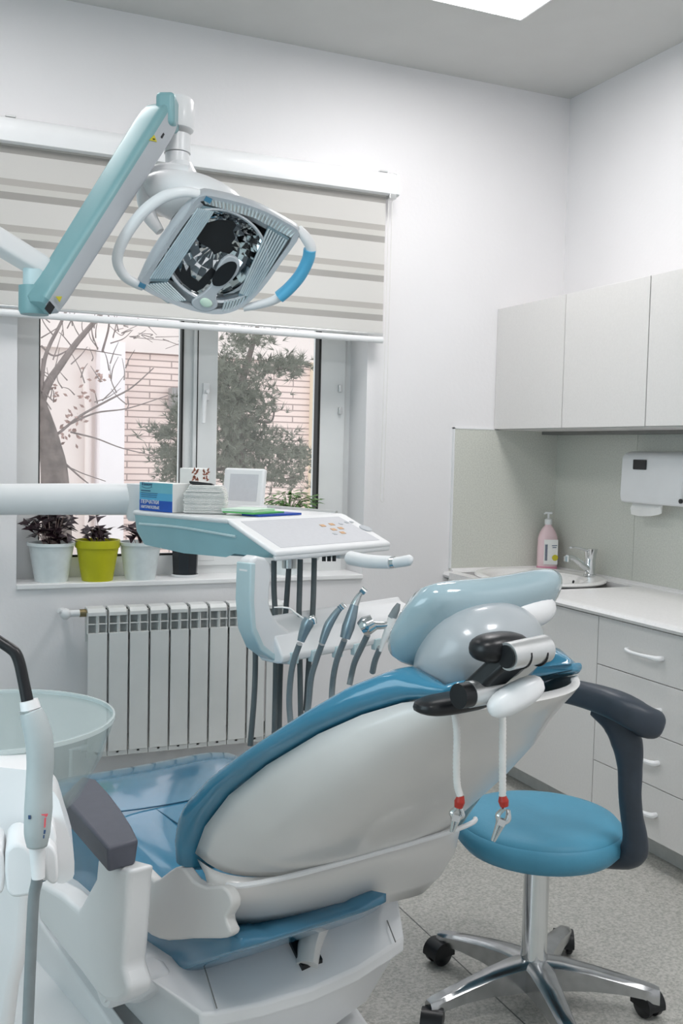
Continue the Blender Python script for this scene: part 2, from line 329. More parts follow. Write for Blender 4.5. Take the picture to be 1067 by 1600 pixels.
b = MB(); b.mm((XL - .09, -3.85, .85), (XL - .03, -3.79, 2.25)); b.mm((XL - .09, -2.61, .85), (XL - .03, -2.55, 2.25)); b.mm((XL - .09, -3.85, .85), (XL - .03, -2.55, .91)); b.mm((XL - .09, -3.85, 2.19), (XL - .03, -2.55, 2.25))
struct(b.build('unseen_fill_window', 'upvc', smooth=False))  # invented window frame around the added side fill
# ---- window 1 in the recess
WY = .17
wx = lambda x: float(hit(x, 650, 1, WY)[0])
w1 = thing('window_1', 'white plastic two pane window above the radiator', 'window', (-1.7, WY, SILL)); del w1['label']; del w1['category']; w1['kind'] = 'structure'
xa, g1a, g1b, sl, g2a, g2b, s2 = WXL - .03, wx(62), wx(284), wx(307), wx(338), wx(497), wx(543)
GZ = SILL + .085; b = MB()
b.mm((xa, WY, SILL - .01), (g1a, WY + .07, WZT)); b.mm((g1a, WY, SILL - .01), (g2b, WY + .07, GZ)); b.mm((g1a, WY, WZT - .08), (g2b, WY + .07, WZT))
b.mm((g1b, WY + .01, GZ), (g1b + .05, WY + .07, WZT)); b.mm((g1b + .045, WY - .012, GZ - .03), (g2a, WY + .07, WZT))
b.mm((g2b, WY - .012, SILL - .01), (s2 - .02, WY + .07, WZT)); b.mm((s2 - .02, WY + .005, SILL - .01), (WXR + .02, WY + .07, WZT))
b.mm((g1b + .046, WY - .010, SILL + .035), (s2 - .021, WY + .01, GZ - .004))
struct(b.build('window_frame', 'upvc', w1, smooth=False, bevel=.003))
b = MB(); b.mm((g1b - .004, WY - .001, GZ), (g1b + .005, WY + .03, WZT)); b.mm((g2b - .008, WY - .015, GZ), (g2b + .003, WY + .03, WZT)); b.mm((sl - .003, WY - .014, GZ - .03), (sl + .001, WY + .0, WZT)); b.mm((g1a - .004, WY - .001, GZ), (g1a + .001, WY + .03, WZT)); b.mm((g1a, WY - .001, GZ - .004), (g1b, WY + .02, GZ + .004))
b.build('gasket', 'gasket', w1, smooth=False)
MB().mm((g1a, WY + .03, GZ), (g1b, WY + .034, WZT)).build('pane', 'pane', w1, smooth=False)
MB().mm((g2a, WY + .03, GZ), (g2b, WY + .034, WZT)).build('pane', 'pane', w1, smooth=False)
b = MB(); hp = hit(322, 612, 1, WY - .02); b.box(hp, (.026, .012, .07)); q = hit(320, 618, 1, WY - .05); b.tube([hp, hp + [0, -.03, 0]], .008, sub=0); b.tube([q + [0, 0, .005], q + [-.002, 0, -.05], q + [-.004, 0, -.115]], [.010, .009, .008], rx=.7)
b.build('window_handle', 'plastic', w1, bevel=.002)
b = MB(); 
for yy in (607, 642):
    q = hit(531, yy, 1, WY - .02); b.box(q, (.014, .016, .032))
b.build('hinge_cover', 'steel', w1, bevel=.003)
struct(MB().mm((WXL - .0, -.012, SILL - .02), (WXR + .0, WY + .02, SILL)).build('trim_1', 'sill', smooth=False, bevel=.004))
# skirting strip of wall left as painted; backsplash panels
SPT = 1.463; LIP = .835
struct(MB().mm((-.567, -.012, LIP - .03), (0, 0, SPT)).build('trim_2', 'splash', smooth=False))
sp1 = float(hit(992, 790, 0, -.012)[1])
struct(MB().mm((-.012, sp1 + .001, LIP - .03), (0, -.012, SPT)).build('trim_3', 'splash', smooth=False))
struct(MB().mm((-.012, -2.4, LIP - .03), (0, sp1 - .001, SPT)).build('trim_4', 'splash', smooth=False))
struct(MB().mm((-.572, -.014, LIP), (-.565, 0, SPT + .006)).mm((-.572, -.014, SPT), (-.36, 0, SPT + .006)).build('trim_5', 'plastic', smooth=False))

# ---- ceiling lights
labs = ['square white LED ceiling panel nearest the window and cabinets', 'assumed square white ceiling panel, out of view, above the window', 'assumed square white ceiling panel, out of view, over the right of the room behind', 'assumed square white ceiling panel, out of view, over the left of the room behind']
MT['led'] = mat('led_diffuser', (0.9, 0.9, 0.9), 0.6, emis=((1, 0.98, 0.98), 7.0))
for i, (x, y) in enumerate(PANELS):
    t = thing('ceiling_light', labs[i], 'light', (x, y, H), 0, 'ceiling panels')
    MB().mm((x - .3, y - .3, H - .022), (x + .3, y + .3, H)).build('light_frame', 'plastic', t, smooth=False, bevel=.004)
    MB().mm((x - .285, y - .285, H - .025), (x + .285, y + .285, H - .018)).build('diffuser', 'led', t, smooth=False)

# ---- upper cabinets
CX = -.355
ys = [0.0, float(hit(884.3, 461.7, 0, CX)[1]), float(hit(1017, 432.4, 0, CX)[1]), -1.55, -2.07]
zb, zt = 1.463, 2.010
labs = ['short grey wall cabinet in the corner beside the window wall', 'wide grey wall cabinet in the middle above the sink', 'grey wall cabinet cut by the right edge of the photo', 'grey wall cabinet beyond the paper towel dispenser']
for i in range(4):
    y0, y1 = ys[i], ys[i + 1]
    t = thing('wall_cabinet', labs[i], 'cabinet', (CX / 2, (y0 + y1) / 2, zb), 0, 'grey wall cabinets')
    MB().mm((CX + .02, y1 + .001, zb + .0), (-.001, y0 - .001, zt)).build('body', 'cab', t, smooth=False)
    MB().mm((CX + .0195, y1 + .001, zb + .003), (CX + .021, y0 - .001, zt - .003)).build('door_edge', 'gap', t, smooth=False)
    MB().mm((CX, y1 + .0025, zb + .004), (CX + .018, y0 - .0025, zt)).build('door', 'cab', t, smooth=False, bevel=.001)
    MB().mm((-.10, y1 + .001, zb - .014), (-.013, y0 - .013 if i == 0 else y0 - .001, zb - .0)).build('rear_rail', 'gap', t, smooth=False)

# ---- lower cabinets
DX = -.575; cz = .792
colY = float(hit(930, 1100, 0, DX)[1]); endY = -1.62
t = thing('base_cabinet', 'tall plain white door unit under the sink', 'cabinet', (-.3, colY / 2, 0), 0, 'white base units')
MB().mm((DX + .02, colY + .001, .09), (-.005, -.005, .108)).mm((DX + .02, colY + .001, .09), (-.005, colY + .018, cz)).mm((DX + .02, -.023, .09), (-.005, -.005, cz)).mm((-.012, colY + .001, .09), (-.005, -.005, cz)).mm((DX + .02, colY + .001, .70), (DX + .036, -.005, cz)).build('body', 'cab', t, smooth=False)
MB().mm((DX + .0195, colY + .001, .093), (DX + .021, -.004, cz)).build('door_edge', 'gap', t, smooth=False)
MB().mm((DX, colY + .002, .095), (DX + .018, -.006, cz - .004)).build('door', 'cab', t, smooth=False, bevel=.001)
MB().mm((-.485, colY, 0), (-.47, -.005, .09)).build('kick_board', 'kick', t, smooth=False)
def drawers(y0, y1, lab):
    t = thing('drawer_cabinet', lab, 'cabinet', (-.3, (y0 + y1) / 2, 0), 0, 'white base units')
    MB().mm((DX + .02, y1 + .001, .09), (-.005, y0 - .001, cz)).build('body', 'cab', t, smooth=False)
    MB().mm((DX + .0195, y1 + .001, .093), (DX + .021, y0 - .001, cz)).build('drawer_edge', 'gap', t, smooth=False)
    zs = [cz - .002, float(hit(933.2, 1036.9, 0, DX)[2]), float(hit(930, 1112, 0, DX)[2]), float(hit(927.6, 1186.8, 0, DX)[2]), .095]
    hy = float(hit(1008, 1018, 0, DX)[1]) - colY + y0
    for k in range(4):
        d = MB().mm((DX, y1 + .002, zs[k + 1] + .0015), (DX + .018, y0 - .002, zs[k] - .0015)).build('drawer', 'cab', t, smooth=False, bevel=.001)
        hz = zs[k] - .088 if k else zs[k] - .088
        b = MB(); P = [(DX, hy + .085, hz), (DX - .014, hy + .08, hz), (DX - .026, hy + .05, hz - .001), (DX - .026, hy, hz - .002), (DX - .028, hy - .05, hz), (DX - .022, hy - .082, hz), (DX, hy - .085, hz)]
        b.tube(P, [.006, .007, .0065, .006, .0075, .010, .009], n=10, rx=1.0, up=(0, 0, 1))
        b.build('handle', 'plastic', d)
    MB().mm((-.485, y1, 0), (-.47, y0, .09)).build('kick_board', 'kick', t, smooth=False)
drawers(colY, endY, 'white unit of four drawers with bow handles behind the stool')
drawers(endY, -2.4, 'white unit of four drawers at the far right end of the counter')
# worktop with rounded front, sink cut-out left under the sink rim
t = thing('countertop', 'long white laminate worktop along the right wall with raised back edge', 'worktop', (-.3, -1.2, cz))
SCc = hit(862, 905, 2, .822); SCc = np.array([-.315, -.34, .822])
b = MB(); sec = [(-.005, cz), (-.580, cz), (-.594, cz + .004), (-.601, cz + .015), (-.594, cz + .026), (-.580, cz + .030), (-.005, cz + .030)]
b.loft([[(x, y, z) for x, z in sec] for y in (-.003, -.06)]); b.loft([[(x, y, z) for x, z in sec] for y in (-.66, -2.4)])
b.mm((-.601, -.66, cz), (-.545, -.06, cz + .03)); b.mm((-.075, -.66, cz), (-.005, -.06, cz + .03))
b.build('top_board', 'counter', t, smooth=True, bevel=0)
b = MB(); lp = [(-.012, LIP + .0), (-.012, cz + .03), (-.035, cz + .03), (-.03, cz + .036), (-.018, LIP)]
b.loft([[(x, y, z) for x, z in lp] for y in (-.012, -2.4)])
b.loft([[(x, y, z) for y, z in lp] for x in (-.567, -.012)])
b.build('back_lip', 'counter', t, smooth=False)
# sink
def sinkpt(x, y): return hit(x, y, 2, cz + .035)
t = thing('sink', 'oval white inset wash basin in the corner worktop', 'sink', (SCc[0], SCc[1], cz + .03))
sl_, sr_, sf_, sb_ = sinkpt(763, 905), sinkpt(968, 913), sinkpt(900, 926), sinkpt(850, 889)
cx, cy = -.312, -.335
def ov(rx, ry, z, ox=0, oy=0, n=48): return [(cx + ox + rx * math.cos(a), cy + oy + ry * math.sin(a), cz + z) for a in np.linspace(0, 2 * math.pi, n, endpoint=False)]
b = MB(); b.loft([ov(.262, .305, .030), ov(.266, .309, .036), ov(.262, .305, .043), ov(.250, .293, .046), ov(.235, .278, .042), ov(.205, .245, .040, -.02), ov(.192, .232, .030, -.02), ov(.175, .21, -.03, -.02), ov(.13, .16, -.085, -.02), ov(.05, .06, -.10, -.02)], cap=False)
b.f.append(tuple(range(len(b.v) - 48, len(b.v)))); b.m.append(0)
b.build('basin', 'ceramic', t)
MB().lathe([(.0, .0), (.022, .0), (.022, .006), (.0, .006)], (cx - .02, cy, cz - .10)).build('drain', 'chrome', t)
q = hit(902, 917, 2, cz + .01); MB().lathe([(0, 0), (.007, 0), (.007, .004), (0, .004)], (cx + .170 - .002, cy - .02, cz + .012), axis=(-1, 0, .25)).build('overflow_hole', 'black', t)
# faucet
fb = np.array([-.10, -.36, cz + .042]); fb = hit(921, 903, 0, -.095)
t = thing('faucet', 'chrome single lever mixer tap behind the wash basin', 'faucet', fb)
fb = np.array([fb[0], fb[1], cz + .043])
MB().lathe([(.0, 0), (.027, 0), (.027, .006), (.023, .008), (.023, .075), (.0, .075)], fb).build('body', 'chrome', t)
sd = nrm([-1, -.18, 0]); sd = nrm(hit(881, 877, 0, -.26) * [1, 1, 0] - fb * [1, 1, 0])
MB().tube([fb + [0, 0, .022], fb + sd * .05 + [0, 0, .05], fb + sd * .10 + [0, 0, .078], fb + sd * .125 + [0, 0, .086], fb + sd * .15 + [0, 0, .086]], [.016, .013, .011, .011, .012]).build('spout', 'chrome', t)
MB().lathe([(0, 0), (.014, 0), (.014, .022), (0, .022)], fb + sd * .150 + [0, 0, .070]).build('aerator', 'chrome', t)
b = MB(); b.lathe([(0, .074), (.024, .074), (.025, .095), (.031, .118), (.0, .118)], fb); b.tube([fb + [0, 0, .105], fb + sd * .05 + [0, 0, .118], fb + sd * .10 + [0, 0, .128], fb + sd * .13 + [0, 0, .128]], [.009, .006, .0045, .004], rx=2.0, up=(0, 0, 1)); b.build('lever', 'chrome', t)
# soap bottle
so = np.array([-.075, -.085, cz + .03]); so[:2] = dep(854, 889, 1)[:2] * 0 + hit(854, 889, 1, -.075)[[0, 1]]
so = np.array([hit(854, 889, 1, -.08)[0], -.08, cz + .030])
t = thing('soap_bottle', 'pink pump bottle of hand soap in the worktop corner', 'bottle', so)
vx = nrm([CR[0], CR[1], 0]); vf = nrm([CF[0], CF[1], 0])
def oval(h, rx, ry, n=28, p=.8):
    sg = lambda q: math.copysign(abs(q) ** p, q)
    return [so + [0, 0, h] + vx * rx * sg(math.cos(a)) + vf * ry * sg(math.sin(a)) for a in np.linspace(0, 2 * math.pi, n, endpoint=False)]
MB().loft([oval(0, .040, .026), oval(.004, .046, .030), oval(.10, .047, .030), oval(.15, .045, .029), oval(.175, .038, .025), oval(.195, .027, .020), oval(.207, .016, .014), oval(.215, .015, .013)]).build('body', 'soap', t)
MB().loft([oval(.001, .0405, .0265), oval(.004, .0465, .0305), oval(.02, .0468, .0307)]).build('liquid_band', 'soapdk', t)
lb = MB().loft([[so + vx * a - vf * .0315 + [0, 0, h] for h, a in ((.03, x), (.145, x))] for x in (-.022, .042)], closed=False).build('label_sticker', 'paper', t, smooth=False)
b = MB(); o = so + vx * .030 - vf * .0325 + [0, 0, .062]; b.lathe([(0, 0), (.014, 0), (.014, .0006), (.0, .0006)], o, axis=-vf, n=20, sx=1.0); b.build('yellow_fruit_mark', 'warn', lb)
b = MB()
for k in range(2): b.box(so + vx * .026 - vf * .0323 + [0, 0, .118 - .009 * k], (.024 - .006 * k, .0006, .003), nrm(vx + np.array([0, 0, .06])), vf)
for k in range(6): b.box(so - vx * (.0165 - k * .002) - vf * .0323 + [0, 0, .085], (.0011, .0006, .075), vx, vf)
b.build('label_lettering', 'ink', lb, smooth=False)
b = MB(); b.lathe([(0, .213), (.017, .213), (.017, .236), (.010, .240), (.005, .242), (.005, .262), (.0, .262)], so); b.build('pump_collar', 'plastic', t)
b = MB(); b.box(so + [0, 0, .266], (.034, .014, .010), vx, vf); b.tube([so - vx * .01 + [0, 0, .266], so - vx * .022 + [0, 0, .262]], .004, sub=0); b.build('pump_head', 'plastic', t, bevel=.003)
# paper towel dispenser on the right wall
dy0, dy1 = float(hit(970, 740, 0, -.11)[1]), float(hit(970, 740, 0, -.11)[1]) - .36
dz0, dz1 = float(hit(968, 784, 0, -.11)[2]), float(hit(972, 706, 0, -.11)[2])
t = thing('paper_towel_dispenser', 'white folded paper towel dispenser on the tiled right wall', 'dispenser', (-.06, (dy0 + dy1) / 2, dz0))
prof = [(-.012, dz1 + .003), (-.06, dz1 + .003), (-.095, dz1 - .004), (-.11, dz1 - .02), (-.115, dz0 + .03), (-.108, dz0), (-.012, dz0 - .006)]
MB().loft([[(x, y, z) for x, z in prof] for y in (dy0, dy1)]).build('cover', 'plastic', t, smooth=False, bevel=.010, seg=4)
q = hit(1000, 726, 0, -.112); MB().box(q + [-.002, -.0, 0], (.006, .078, .040)).build('sight_window', 'black', t, smooth=False, bevel=.004)
q = hit(1064, 785, 0, -.112); MB().lathe([(0, 0), (.009, 0), (.009, .006), (0, .006)], q + [.001, 0, .004], axis=(-1, 0, 0)).build('lock', 'black', t)
q = hit(1013, 795, 0, -.075); b = MB(); pr = [(-.075, dz0 + .004), (-.088, dz0 - .02), (-.082, dz0 - .045), (-.080, dz0 - .046), (-.079, dz0 - .02), (-.07, dz0 + .004)]
b.loft([[(x, y, z + wv) for x, z in pr] for y, wv in ((q[1] + .095, -.004), (q[1] + .05, -.008), (q[1] - .02, -.004), (q[1] - .07, .006), (q[1] - .085, .012))]); b.build('paper_towel', 'paper', t)

# ================================================================== RADIATOR, BLIND, SILL
RY = -.085
rx0 = float(hit(136, 1000, 1, RY - .04)[0]); rz1 = float(hit(250, 944, 1, RY)[2]); rz0 = .16; RP = .0795
t = thing('radiator', 'white ribbed sectional radiator under the window', 'radiator', (rx0 + .4, RY, 0))
for i in range(10):
    x = rx0 + RP * i; b = MB(); c = x + RP / 2; w = RP / 2 - .005; yf = RY - .042; yb = RY + .042
    b.mm((x + .0035, yf, rz0 + .02), (x + RP - .0045, yf + .008, rz1 - .098))            # front plate
    b.mm((x + .0015, yf + .006, rz0), (x + RP - .002, yf + .018, rz0 + .02))
    b.mm((c - w, yb - .006, rz0 + .01), (c + w, yb, rz0 + .06)); b.mm((c - w, yb - .006, rz1 - .14), (c + w, yb, rz1 - .02)); b.mm((c - .006, yf + .006, rz0 + .01), (c + .006, yb - .004, rz1 - .03))
    # curved top grille: hood, two shelves, middle rib
    hood = [(yb, rz1 - .012), (yb - .02, rz1), (yf + .012, rz1 - .002), (yf - .001, rz1 - .016), (yf - .001, rz1 - .030), (yf + .004, rz1 - .030), (yf + .016, rz1 - .012), (yb - .02, rz1 - .008), (yb, rz1 - .02)]
    b.loft([[(xx, y, z) for y, z in hood] for xx in (x + .002, x + RP - .010)])
    b.mm((x + .003, yf + .004, rz1 - .064), (x + RP - .0035, yf + .03, rz1 - .060)); b.mm((x + .003, yf, rz1 - .100), (x + RP - .0035, yf + .03, rz1 - .096))
    b.mm((c - .0015, yf, rz1 - .10), (c + .0015, yf + .03, rz1 - .03)); b.mm((x + .002, yf + .002, rz1 - .10), (x + .005, yf + .03, rz1 - .02)); b.mm((x + RP - .008, yf + .012, rz1 - .16), (x + RP - .003, yf + .03, rz1 - .01))
    s = b.build('section', 'rad', t, smooth=False, bevel=.0012, seg=2)
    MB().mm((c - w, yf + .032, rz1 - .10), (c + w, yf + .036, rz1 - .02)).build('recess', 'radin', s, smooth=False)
b = MB(); vz = rz1 - .022
b.tube([(rx0 - .022, RY, vz), (rx0 + .01, RY, vz)], .015, sub=0); b.build('inlet_nut', 'brass', t)
b = MB(); b.tube([(rx0 - .085, RY + .0, vz), (rx0 - .02, RY, vz)], .013, sub=0); b.ell((rx0 - .075, RY - .005, vz), (.020, .022, .022)); b.tube([(rx0 - .075, RY, vz), (rx0 - .10, RY - .01, vz + .015)], .011, sub=0); b.tube([(rx0 - .075, RY, vz), (rx0 - .075, -.002, vz)], .011, sub=0); b.build('valve', 'plastic', t)
b = MB(); xe = rx0 + RP * 10; b.tube([(xe - .003, RY, vz), (xe + .02, RY, vz)], .018, sub=0); b.tube([(xe + .02, RY, vz), (xe + .03, RY, vz)], .010, sub=0); b.build('end_plug', 'plastic', t)
b = MB(); b.tube([(rx0 - .012, RY, rz0 + .03), (rx0 + .01, RY, rz0 + .03)], .015, sub=0); b.tube([(rx0 - .01, RY, rz0 + .03), (rx0 - .05, RY, rz0 + .03), (rx0 - .05, RY, 0.0)], .010, sub=0); b.build('return_pipe', 'plastic', t)

# zebra roller blind
BY = -.065; bxr = float(hit(617, 290, 1, -.06)[0]); bxl = -2.95
ct = float(hit(612, 270, 1, -.06)[2]); cb = float(hit(616, 304, 1, -.10)[2])
t = thing('roller_blind', 'white striped day and night roller blind over the window top', 'blind', ((bxl + bxr) / 2, BY, 1.8))
sec = [(-.002, ct - .002), (-.012, ct), (-.05, ct), (-.078, ct - .010), (-.095, ct - .032), (-.100, ct - .058), (-.096, cb + .004), (-.088, cb), (-.075, cb - .002), (-.060, cb + .02), (-.002, cb + .02)]
MB().loft([[(x, y, z) for y, z in sec] for x in (bxl, bxr)]).build('cassette', 'plastic', t, ang=50)
MB().loft([[(x, y * 1.02 - .0005, (z - (ct + cb) / 2) * 1.03 + (ct + cb) / 2) for y, z in sec] for x in (bxr - .004, bxr + .004)]).build('end_cap', 'plastic', t, ang=50)
zbar = float(hit(590, 527, 1, -.06)[2]); fxr = float(hit(597, 520, 1, -.06)[0]); fz = zbar + .010
BOFF = 0.0
# periodic stripes: bottom of a bright band at photo row 435 near x=590
zr = float(hit(594, 413, 1, -.06)[2]); BOFF = (BP - ((zr - fz) % BP)) % BP
MT['blind'] = blind_mat()
fab = MB().mm((bxl + .03, -.063, fz), (fxr, -.061, cb + .03)).build('fabric', 'blind', t, smooth=False)
fab.data.transform(Matrix.Translation((0, 0, -(fz - 1.8)))); fab.location.z = fz - 1.8   # origin at its lower edge
MB().tube([(bxl + .03, -.062, zbar - .011), (fxr + .002, -.062, zbar - .011)], .0135, n=16, sub=0, rx=.7).build('bottom_rail', 'plastic', t)
MB().tube([(bxl + .03, -.060, zbar + .013), (fxr + .002, -.060, zbar + .013)], .006, n=12, sub=0).build('fabric_clamp', 'steel', t)
b = MB()
for dx in (-.018, -.034): b.tube([(bxr + dx, -.075, cb + .01), (bxr + dx, -.073, 1.6), (bxr + dx - .002, -.07, 1.15)], .0016, n=6, sub=2)
b.tube([(bxr - .018, -.075, 1.152), (bxr - .026, -.072, 1.135), (bxr - .036, -.07, 1.15)], .0016, n=6)
b.build('pull_cord', 'cord', t)
MB().mm((bxr - .04, -.095, cb - .016), (bxr - .008, -.06, cb + .004)).build('cord_guide', 'steel', t, smooth=False, bevel=.003)
for x in (16, 597):
    q = hit(x, 187 if x < 100 else 269, 1, -.04); MB().mm((q[0] - .018, -.06, ct - .001), (q[0] + .018, 0, ct + .006)).build('bracket', 'steel', t, smooth=False, bevel=.002)

# pots on the sill
def pot_profile(r0, r1, h, lip=.012, lw=.004): return [(0, 0), (r0, 0), (r0 + (r1 - r0) * .9, h - lip), (r1 + lw, h - lip), (r1 + lw + .001, h), (r1 - .003, h), (r1 - .006, h - .02), (0, h - .02)]
def oxalis(root, c, h0, n, spread, hmax, seed, name='foliage'):
    R = random.Random(seed); st = MB(); lf = MB()
    for i in range(n):
        a = R.uniform(0, 6.28); rr = spread * math.sqrt(R.random()); h = h0 + R.uniform(.015, hmax)
        base = c + [rr * .35 * math.cos(a), rr * .35 * math.sin(a), h0 - .01]; top = c + [rr * math.cos(a), rr * .8 * math.sin(a), h]
        st.tube([base, (base + top) / 2 + [0, 0, .01], top], .0011, n=5, sub=3)
        N = nrm([R.uniform(-.6, .6), R.uniform(-.8, .3), 1]); X = nrm(np.cross(N, [R.uniform(-1, 1), R.uniform(-1, 1), .1])); Y = np.cross(N, X); s = R.uniform(.028, .040)
        for k in range(3):
            t0 = k * 2.094 + R.uniform(-.2, .2); d = math.cos(t0) * X + math.sin(t0) * Y; e = np.cross(N, d)
            lf.add([top, top + d * s + e * s * .75 - N * s * .1, top + d * s * .85, top + d * s - e * s * .75 - N * s * .1, top + N * .001, top + d * s + e * s * .75 - N * (s * .1 - .001), top + d * s * .85 + N * .001, top + d * s - e * s * .75 - N * (s * .1 - .001)], [(0, 1, 2), (0, 2, 3), (4, 6, 5), (4, 7, 6)])
    f = lf.build(name, 'purple', root, smooth=False); st.build('stems', 'stem', root); return f
def pot(px, pw_top, pw_bot, ytop, y, m, label, depthm=None, name='flower_pot', seg=32, **k):
    c = hit(px, 900, 1, y); d = (c - CAM) @ CF; r1 = pw_top / 2 * d / F; r0 = pw_bot / 2 * d / F; c = np.array([c[0], y, SILL]); h = float(hit(px, ytop, 1, y)[2]) - SILL
    t = thing('potted_plant', label, 'plant', c); MB().lathe(pot_profile(r0, r1 - .004, h, **k), c, n=seg).build(name, m, t)
    MB().lathe([(0, h - .022), (r1 - .010, h - .022), (r1 - .012, h - .016), (0, h - .014)], c).build('soil', 'soil', t); return t, c, h, r1
t, c, h, r = pot(80, 74, 50, 847, .072, 'pot', 'purple-leaved shamrock in a white pot at the left end of the sill'); oxalis(t, c, h, 46, .085, .135, 3)
t, c, h, r = pot(152, 70, 47, 843, .055, 'yellow', 'purple shamrock with few leaves in a yellow-green pot', lip=.03, lw=.002); oxalis(t, c, h, 9, .045, .05, 5); oxalis(t, c + [.02, 0, 0], h, 5, .06, .105, 8, 'tall_leaves')
t, c, h, r = pot(219, 68, 46, 846, .058, 'pot', 'purple shamrock in a white pot half hidden by the instrument tray'); oxalis(t, c, h, 7, .07, .06, 11)
t, c, h, r = pot(289, 46, 38, 848, .09, 'potdk', 'black plastic flower pot on a white saucer', seg=8); MB().lathe([(0, 0), (.052, 0), (.058, .012), (.055, .012), (.050, .004), (0, .004)], c).build('saucer', 'plastic', t)
# leafy green plant at the right of the sill
q = hit(450, 790, 1, .08); c = np.array([q[0], .08, SILL]); t = thing('potted_plant', 'green variegated trailing plant behind the instrument tray', 'plant', c)
MB().lathe(pot_profile(.05, .07, .25), c).build('flower_pot', 'pot', t); MB().lathe([(0, .228), (.06, .228), (.058, .234), (0, .236)], c).build('soil', 'soil', t)
R = random.Random(4); lf = MB(); st = MB()
for i in range(150):
    a = R.uniform(0, 6.28); rr = R.uniform(.01, .14); top = c + [rr * math.cos(a), rr * .5 * math.sin(a), .27 + R.uniform(0, .09) - rr * .2]
    if i % 3 == 0: st.tube([c + [0, 0, .23], (c + [0, 0, .30] + top) / 2, top], .0015, n=5, sub=3)
    d = nrm([math.cos(a), math.sin(a), R.uniform(-.8, .3)]); e = nrm(np.cross(d, [0, 0, 1])); s = R.uniform(.03, .05); nn = np.cross(d, e)
    lf.add([top, top + d * s * .5 + e * s * .28, top + d * s, top + d * s * .5 - e * s * .28, top + d * s * .5 - nn * .004], [(0, 1, 4), (1, 2, 4), (2, 3, 4), (3, 0, 4)])
lf.build('foliage', 'leaf', t, smooth=False); st.build('stems', 'leaf', t)

# ================================================================== OUTSIDE
OY = 8.0
def ob(name, y0, y1, xa, xb, z0, z1, m, label=None, cat=None):
    o = MB().mm((xa, y0, z0), (xb, y1, z1)).build(name, m, smooth=False)
    if label: tag(o, label, cat)
    return o
gx = lambda x, y=650, Y=OY: float(hit(x, y, 1, Y)[0])
gz = lambda x, y, Y=OY: float(hit(x, y, 1, Y)[2])
bld = thing('building', 'pale pink brick building seen through the window', 'building', (gx(300), OY, -1))
MB().mm((gx(186), OY, -1), (gx(484), OY + .3, gz(300, 556))).build('brick_wall', 'brick', bld, smooth=False)
MB().mm((gx(-60), OY + .05, -1), (gx(150), OY + .35, 7)).build('plaster_wall', 'plaster', bld, smooth=False)
MB().mm((gx(-60), OY - .05, gz(300, 556)), (gx(560), OY + .35, gz(300, 515))).build('cornice', 'plaster', bld, smooth=False)
MB().mm((gx(-60), OY - .0, gz(300, 515)), (gx(560), OY + .35, 7)).build('upper_wall', 'plasterw', bld, smooth=False)
MB().mm((gx(150), OY - .25, -1), (gx(188), OY + .3, gz(300, 545))).build('pillar', 'plasterw', bld, smooth=False)
MB().mm((gx(483), OY - .1, -1), (gx(560), OY + .3, gz(300, 556))).build('corner_pilaster', 'plastery', bld, smooth=False)
MB().tube([(gx(138), OY - .05, -1), (gx(137), OY - .05, gz(137, 640)), (gx(130), OY - .05, gz(130, 575))], .04, sub=0).build('drain_pipe', 'plaster', bld)
MB().mm((gx(262), OY - .2, gz(270, 640)), (gx(372), OY - .02, gz(270, 607))).build('window_hood', 'shade', bld, smooth=False)
struct(MB().mm((-12, .6, -1.1), (14, 12, -1.0)).build('ground', 'ground', smooth=False))
# bare tree on the left
TY = 3.6
def wp(x, y, Y=TY): return hit(x, y, 1, Y)
tr = thing('bare_tree', 'bare branching tree outside the left window pane', 'tree', (wp(90, 800)[0], TY, -1))
b = MB(); p0 = wp(92, 900); b.tube([p0 - [0, 0, 1.2], wp(90, 900), wp(86, 755), wp(78, 700), wp(58, 640), wp(42, 600), wp(30, 560)], [.12, .11, .10, .085, .08, .07, .06], n=12).build('trunk', 'bark', tr)
b = MB()
def br(pts, r0, r1, Y=TY): b.tube([wp(x, y, Y) for x, y in pts], list(np.linspace(r0, r1, len(pts))), n=6, sub=5)
br([(60, 640), (75, 600), (95, 570), (120, 535), (150, 500), (175, 470)], .035, .012); br([(62, 640), (70, 560), (95, 505), (110, 470)], .018, .008); br([(64, 692), (90, 678), (125, 650), (170, 625), (205, 606), (240, 575)], .012, .004)
br([(110, 662), (150, 645), (200, 638), (262, 618)], .008, .003); br([(110, 675), (150, 685), (190, 700), (240, 712)], .007, .003); br([(64, 727), (100, 728), (130, 740), (165, 752)], .006, .003); br([(95, 718), (125, 745), (140, 757)], .008, .004)
br([(64, 540), (85, 556), (120, 545), (190, 555)], .008, .003); br([(160, 549), (170, 510), (168, 480)], .009, .005); br([(66, 560), (64, 610), (80, 640)], .006, .004)
R = random.Random(12)
for i in range(46):
    x, y = R.uniform(60, 200), R.uniform(495, 640); a = R.uniform(-2.6, -.4); L = R.uniform(20, 55); Y = TY + R.uniform(-.3, .3)
    br([(x, y), (x + L * .5 * math.cos(a) + R.uniform(-4, 4), y + L * .5 * math.sin(a) + R.uniform(-4, 4)), (x + L * math.cos(a), y + L * math.sin(a))], .005, .002, Y)
for i in range(14):
    x, y = R.uniform(180, 280), R.uniform(495, 545); br([(x, y), (x + R.uniform(-20, 20), y + R.uniform(-10, 10)), (x + R.uniform(-50, 50), y + R.uniform(-14, 14))], .004, .002)
b.build('branches', 'twig', tr)
lf = MB()
